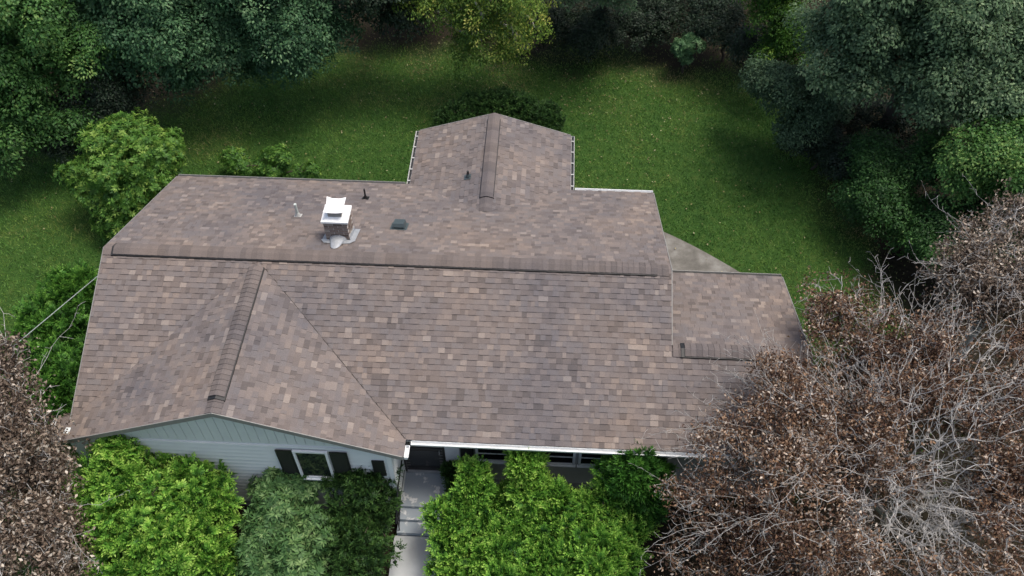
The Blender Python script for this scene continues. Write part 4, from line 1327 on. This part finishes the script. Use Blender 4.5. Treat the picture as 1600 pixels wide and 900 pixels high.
plant('bright_conifer_shrub', 'large bright yellow green conifer shrub in front of the left gable', 'shrub', 'arb', L_BRIGHT, SP, 3105, .24, .24, bough=-1, shrink=.06, seed=36, parts=('stem', 'foliage'), limbs=90, trunk=.10, tint=(.55, .13), zdir=.42, up=.1)
plant('grey_green_shrub', 'rounded grey green shrub under the gable window', 'shrub', 'rho', L_RHO, RO, 3105, .14, .15, bough=8, shrink=.02, seed=37, parts=('stem', 'foliage'), limbs=80, trunk=.07, tint=(.5, .16), zdir=.35)
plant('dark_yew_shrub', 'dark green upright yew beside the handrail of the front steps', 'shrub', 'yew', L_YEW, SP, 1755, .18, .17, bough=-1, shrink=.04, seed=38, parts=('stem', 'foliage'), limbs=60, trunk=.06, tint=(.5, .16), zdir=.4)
plant('dark_yew_shrub', 'small dark shrub just right of the front door', 'shrub', 'smd', L_YEW, SP, 567, .15, .16, bough=8, shrink=.02, seed=39, parts=('stem', 'foliage'), limbs=30, trunk=.04, tint=(.45, .16), zdir=.4)
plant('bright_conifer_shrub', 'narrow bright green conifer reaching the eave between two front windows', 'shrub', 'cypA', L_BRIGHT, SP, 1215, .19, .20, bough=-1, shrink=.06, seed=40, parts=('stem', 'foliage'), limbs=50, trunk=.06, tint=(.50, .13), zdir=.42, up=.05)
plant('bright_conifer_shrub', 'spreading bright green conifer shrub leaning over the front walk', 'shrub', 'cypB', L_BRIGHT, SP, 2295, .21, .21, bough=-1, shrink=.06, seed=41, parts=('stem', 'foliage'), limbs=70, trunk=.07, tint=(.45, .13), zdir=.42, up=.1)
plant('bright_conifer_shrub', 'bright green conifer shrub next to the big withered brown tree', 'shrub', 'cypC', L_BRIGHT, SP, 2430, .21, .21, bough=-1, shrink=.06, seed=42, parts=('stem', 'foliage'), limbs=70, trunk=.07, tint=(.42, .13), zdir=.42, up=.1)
plant('feathery_shrub', 'dark feathery evergreen under the front eave beside the withered brown tree', 'shrub', 'pine', L_YEW2, ND, 1500, .22, .28, seed=43, parts=('stem', 'foliage'), limbs=40, trunk=.05, tint=(.24, .16), zdir=.4)

def withered(name, label, key, mat, base, n, twigs, leaf, seed, tint=(.5, .18), trunk=.14, per=2.0, shoots=100, bare_at=None):
    r = np.random.default_rng(200 + seed)
    lb = LOBES[key]
    arr = np.array(lb)
    cen = np.average(arr[:, :3], axis=0, weights=arr[:, 3] ** 2)
    P, Z = crown_points(lb, n, r, shell=.55, zf=.62, up=-.1)
    base = (base[0], base[1], -0.02)
    root = thing(name, label, 'tree', base)
    nd, par = skeleton(base, np.concatenate([arr[:, :3] - np.array([0, 0, .3]), P]), r, .35, cen - np.array([0, 0, .7]), bias=.5)
    V, F = limb_tubes(nd, par, trunk, .0075, .55)
    # twigs fanning from the branch ends, and long bare shoots with side twigs
    allV, allF, k = [V], [F], V.shape[0]
    def add(p, q, ra, rb):
        nonlocal k
        v, f = tubes(p, q, np.full(len(p), ra), np.full(len(p), rb), 3)
        allV.append(v)
        allF.append(f + k)
        k += len(v)
    src = r.integers(len(P), size=twigs)
    d = unit(Z[src] * .6 + np.array([0, 0, .4]) + r.normal(size=(twigs, 3)) * .7)
    a = P[src] - d * .05
    ln = r.uniform(.12, .4, twigs)
    m1 = a + d * (ln * .5)[:, None] + r.normal(size=a.shape) * .03
    e1 = a + d * ln[:, None] + r.normal(size=a.shape) * .07
    e2 = m1 + unit(d + r.normal(size=d.shape) * .7) * (ln * r.uniform(.3, .6, twigs))[:, None]
    add(a, m1, .006, .005)
    add(m1, e1, .005, .003)
    add(m1, e2, .004, .0025)
    hub = np.array([base[0], base[1], cen[2] - .6])
    src = np.where(P[:, 2] > cen[2] - .7)[0]
    bare = .5 * vnoise(P[src, 0], P[src, 1], .55, seed + 40)
    if bare_at is not None:
        for bx0, by0, br in bare_at:
            bare += np.exp(-((P[src, 0] - bx0) ** 2 + (P[src, 1] - by0) ** 2) / br ** 2)
    src = src[np.argsort(-bare)][:max(60, len(src) * 88 // 100)]
    src = src[r.integers(len(src), size=shoots)]
    cur = P[src].copy() + np.array([0, 0, .05])
    d = unit((P[src] - hub) * np.array([1, 1, .5]) + r.normal(size=cur.shape) * .5)
    step = r.uniform(.10, .27, shoots)
    for i in range(7):
        d = unit(d + r.normal(size=d.shape) * .22 + np.array([0, 0, .03]))
        nx_ = cur + d * step[:, None]
        add(cur, nx_, .0058 - .0006 * i, .0052 - .0006 * i)
        sd = unit(d * .8 + r.normal(size=d.shape) * .6)
        ls = r.uniform(.10, .34, shoots) * (1 - i * .07)
        m_ = nx_ + sd * (ls * .5)[:, None]
        e_2 = m_ + unit(sd + r.normal(size=sd.shape) * .45) * (ls * .6)[:, None]
        add(nx_, m_, .0045, .0038)
        add(m_, e_2, .0038, .0025)
        cur = nx_
    link('branches', np_mesh('branches', np.concatenate(allV), np.concatenate(allF), smooth=True), M_TWIG, root)
    nl = int(n * per)
    ii = r.integers(len(P), size=nl)
    O = P[ii] + r.normal(size=(nl, 3)) * .12
    patch = vnoise(O[:, 0] + O[:, 2] * .5, O[:, 1], 0.75, seed + 3)
    if bare_at is not None:
        for bx0, by0, br in bare_at:
            patch = patch - .2 * np.exp(-((O[:, 0] - bx0) ** 2 + (O[:, 1] - by0) ** 2) / br ** 2)
    ok = patch > r.uniform(.02, .42, nl)
    O, ii, patch = O[ok], ii[ok], patch[ok]
    tn = tint[0] + tint[1] * r.normal(size=len(O)) * .6 + .35 * (vnoise(O[:, 0], O[:, 1] + O[:, 2], .5, seed + 9) - .5)
    V, T = scatter(DR, O, Z[ii], .17 * r.uniform(.7, 1.3, len(O)), leaf * r.uniform(.98, 1.02), tn, r, .5)
    link('crown', leaf_mesh('crown', V, T), mat, root)
    return root
withered('withered_tree', 'big withered brown tree with bare grey twigs over the right end of the house', 'BR', L_DRY, (16.6, -4.6), 2000, 3200, .075, 1, (.50, .25), .17, 6.6, 420, [(15.3, -5.2, .9), (17.0, -5.7, .9), (17.5, -3.3, .8), (18.8, -2.4, .8), (16.2, -3.4, .6), (14.3, -4.3, .5), (17.0, -1.6, .5)])
withered('withered_tree', 'withered beige leaved tree at the right edge behind the big brown one', 'BR2', L_DRY2, (20.2, .6), 420, 500, .085, 2, (.45, .2), .11, 5.0, 70)
withered('withered_tree', 'withered beige and brown tree at the lower left corner', 'BL', L_DRY2, (-.5, -5.2), 800, 500, .09, 3, (.52, .2), .13, 3.8, 14)

# ------------------------------------------------------------------ grass blades and fallen leaves
gr = np.random.default_rng(77)
NB = 330000
bx_ = gr.uniform(-9, 21, NB)
by_ = gr.uniform(-3.2, 15.5, NB)
lm = litter_mask(bx_, by_)
inside = ((bx_ > 0.25) & (bx_ < 12.4) & (by_ < 3.65)) | ((bx_ > 12.0) & (bx_ < 15.3) & (by_ < 1.0)) | ((bx_ > 6.4) & (bx_ < 10.2) & (by_ < 6.0)) | ((bx_ > -.2) & (bx_ < 9) & (by_ < -2))
edge_y = np.interp(bx_, [12.0, 12.9, 13.6, 14.43, 15.2, 15.75, 15.9], [5.49, 5.44, 5.08, 4.58, 3.98, 3.46, 3.05])
inside |= (bx_ > 11.9) & (bx_ < 15.9) & (by_ < edge_y + .02)
thin = vnoise(bx_, by_, 1.3, 12) * .5 + vnoise(bx_, by_, 4.0, 13) * .5
ok = ~inside & (gr.random(NB) > lm * .93) & (gr.random(NB) < .45 + thin)
bx_, by_, thin = bx_[ok], by_[ok], thin[ok]
nb = len(bx_)
bz_ = ground_z(bx_, by_)
hgt = gr.uniform(.035, .085, nb)
ang = gr.random(nb) * 2 * np.pi
lean = gr.normal(size=(nb, 2)) * .035
wd = gr.uniform(.008, .016, nb)
b0 = np.stack([bx_ - np.cos(ang) * wd, by_ - np.sin(ang) * wd, bz_ - .004], -1)
b1 = np.stack([bx_ + np.cos(ang) * wd, by_ + np.sin(ang) * wd, bz_ - .004], -1)
b2_ = np.stack([bx_ + lean[:, 0], by_ + lean[:, 1], bz_ + hgt], -1)
GV = np.stack([b0, b1, b2_], 1).reshape(-1, 3)
gt = .12 + .55 * vnoise(bx_, by_, .35, 21) + .50 * (vnoise(bx_, by_, 1.1, 22) - .5) + .25 * (vnoise(bx_, by_, 3.1, 23) - .5) + gr.normal(size=nb) * .10
# thinner, browner turf beside the rear wing and under the trees
gt += .35 * np.clip(litter_mask(bx_, by_ + 1.2) - .2, 0, 1) + .25 * np.exp(-((bx_ - 11.0) ** 2 / .5 + (by_ - 7.0) ** 2 / 8)) + .30 * np.exp(-((bx_ - 9.5) ** 2 / 16 + (by_ - 12.0) ** 2 / 4)) * vnoise(bx_, by_, 1.7, 31)
gmesh = np_mesh('grass', GV, None, np.clip(gt, .01, .99), faces3=np.arange(nb * 3).reshape(nb, 3))
M_GRASS = mat_leaf('lawn_grass', [(0, (0.036, 0.108, 0.020)), (0.3, (0.074, 0.190, 0.034)), (0.55, (0.150, 0.265, 0.050)), (0.8, (0.215, 0.255, 0.072)), (1, (0.25, 0.21, 0.10))], .2)
link('grass', gmesh, M_GRASS, kind='stuff', label='short green mown lawn grass round the house', cat='grass')
nf = 6500
fx_ = gr.uniform(-8, 20, nf)
fy_ = gr.uniform(3.5, 15, nf)
dens = .16 + .84 * np.exp(-((fx_ - 9.5) ** 2 / 30 + (fy_ - 11.5) ** 2 / 9))
ok = (gr.random(nf) < dens) & ~(((fx_ > 6.0) & (fx_ < 10.6) & (fy_ < 6.4)) | ((fx_ < 12.7) & (fx_ > -.1) & (fy_ < 4.1)))
fx_, fy_ = fx_[ok], fy_[ok]
nf = len(fx_)
pos = np.stack([fx_, fy_, ground_z(fx_, fy_) + gr.uniform(.05, .09, nf)], -1)
ax = np.stack([gr.normal(size=nf), gr.normal(size=nf), gr.normal(size=nf) * .2], -1)
nr = np.stack([gr.normal(size=nf) * .4, gr.normal(size=nf) * .4, np.ones(nf)], -1)
ln = gr.uniform(.025, .075, nf)
V = leaf_arrays(pos, ax, nr, ln, ln * .6, .3)
M_FALL = mat_leaf('fallen_leaf', [(0, (0.10, 0.07, 0.03)), (0.5, (0.24, 0.19, 0.08)), (1, (0.40, 0.37, 0.22))], .1)
link('fallen_leaves', leaf_mesh('fallen_leaves', V, gr.random(nf)), M_FALL, kind='stuff', label='pale yellow fallen leaves scattered over the back lawn', cat='leaves')
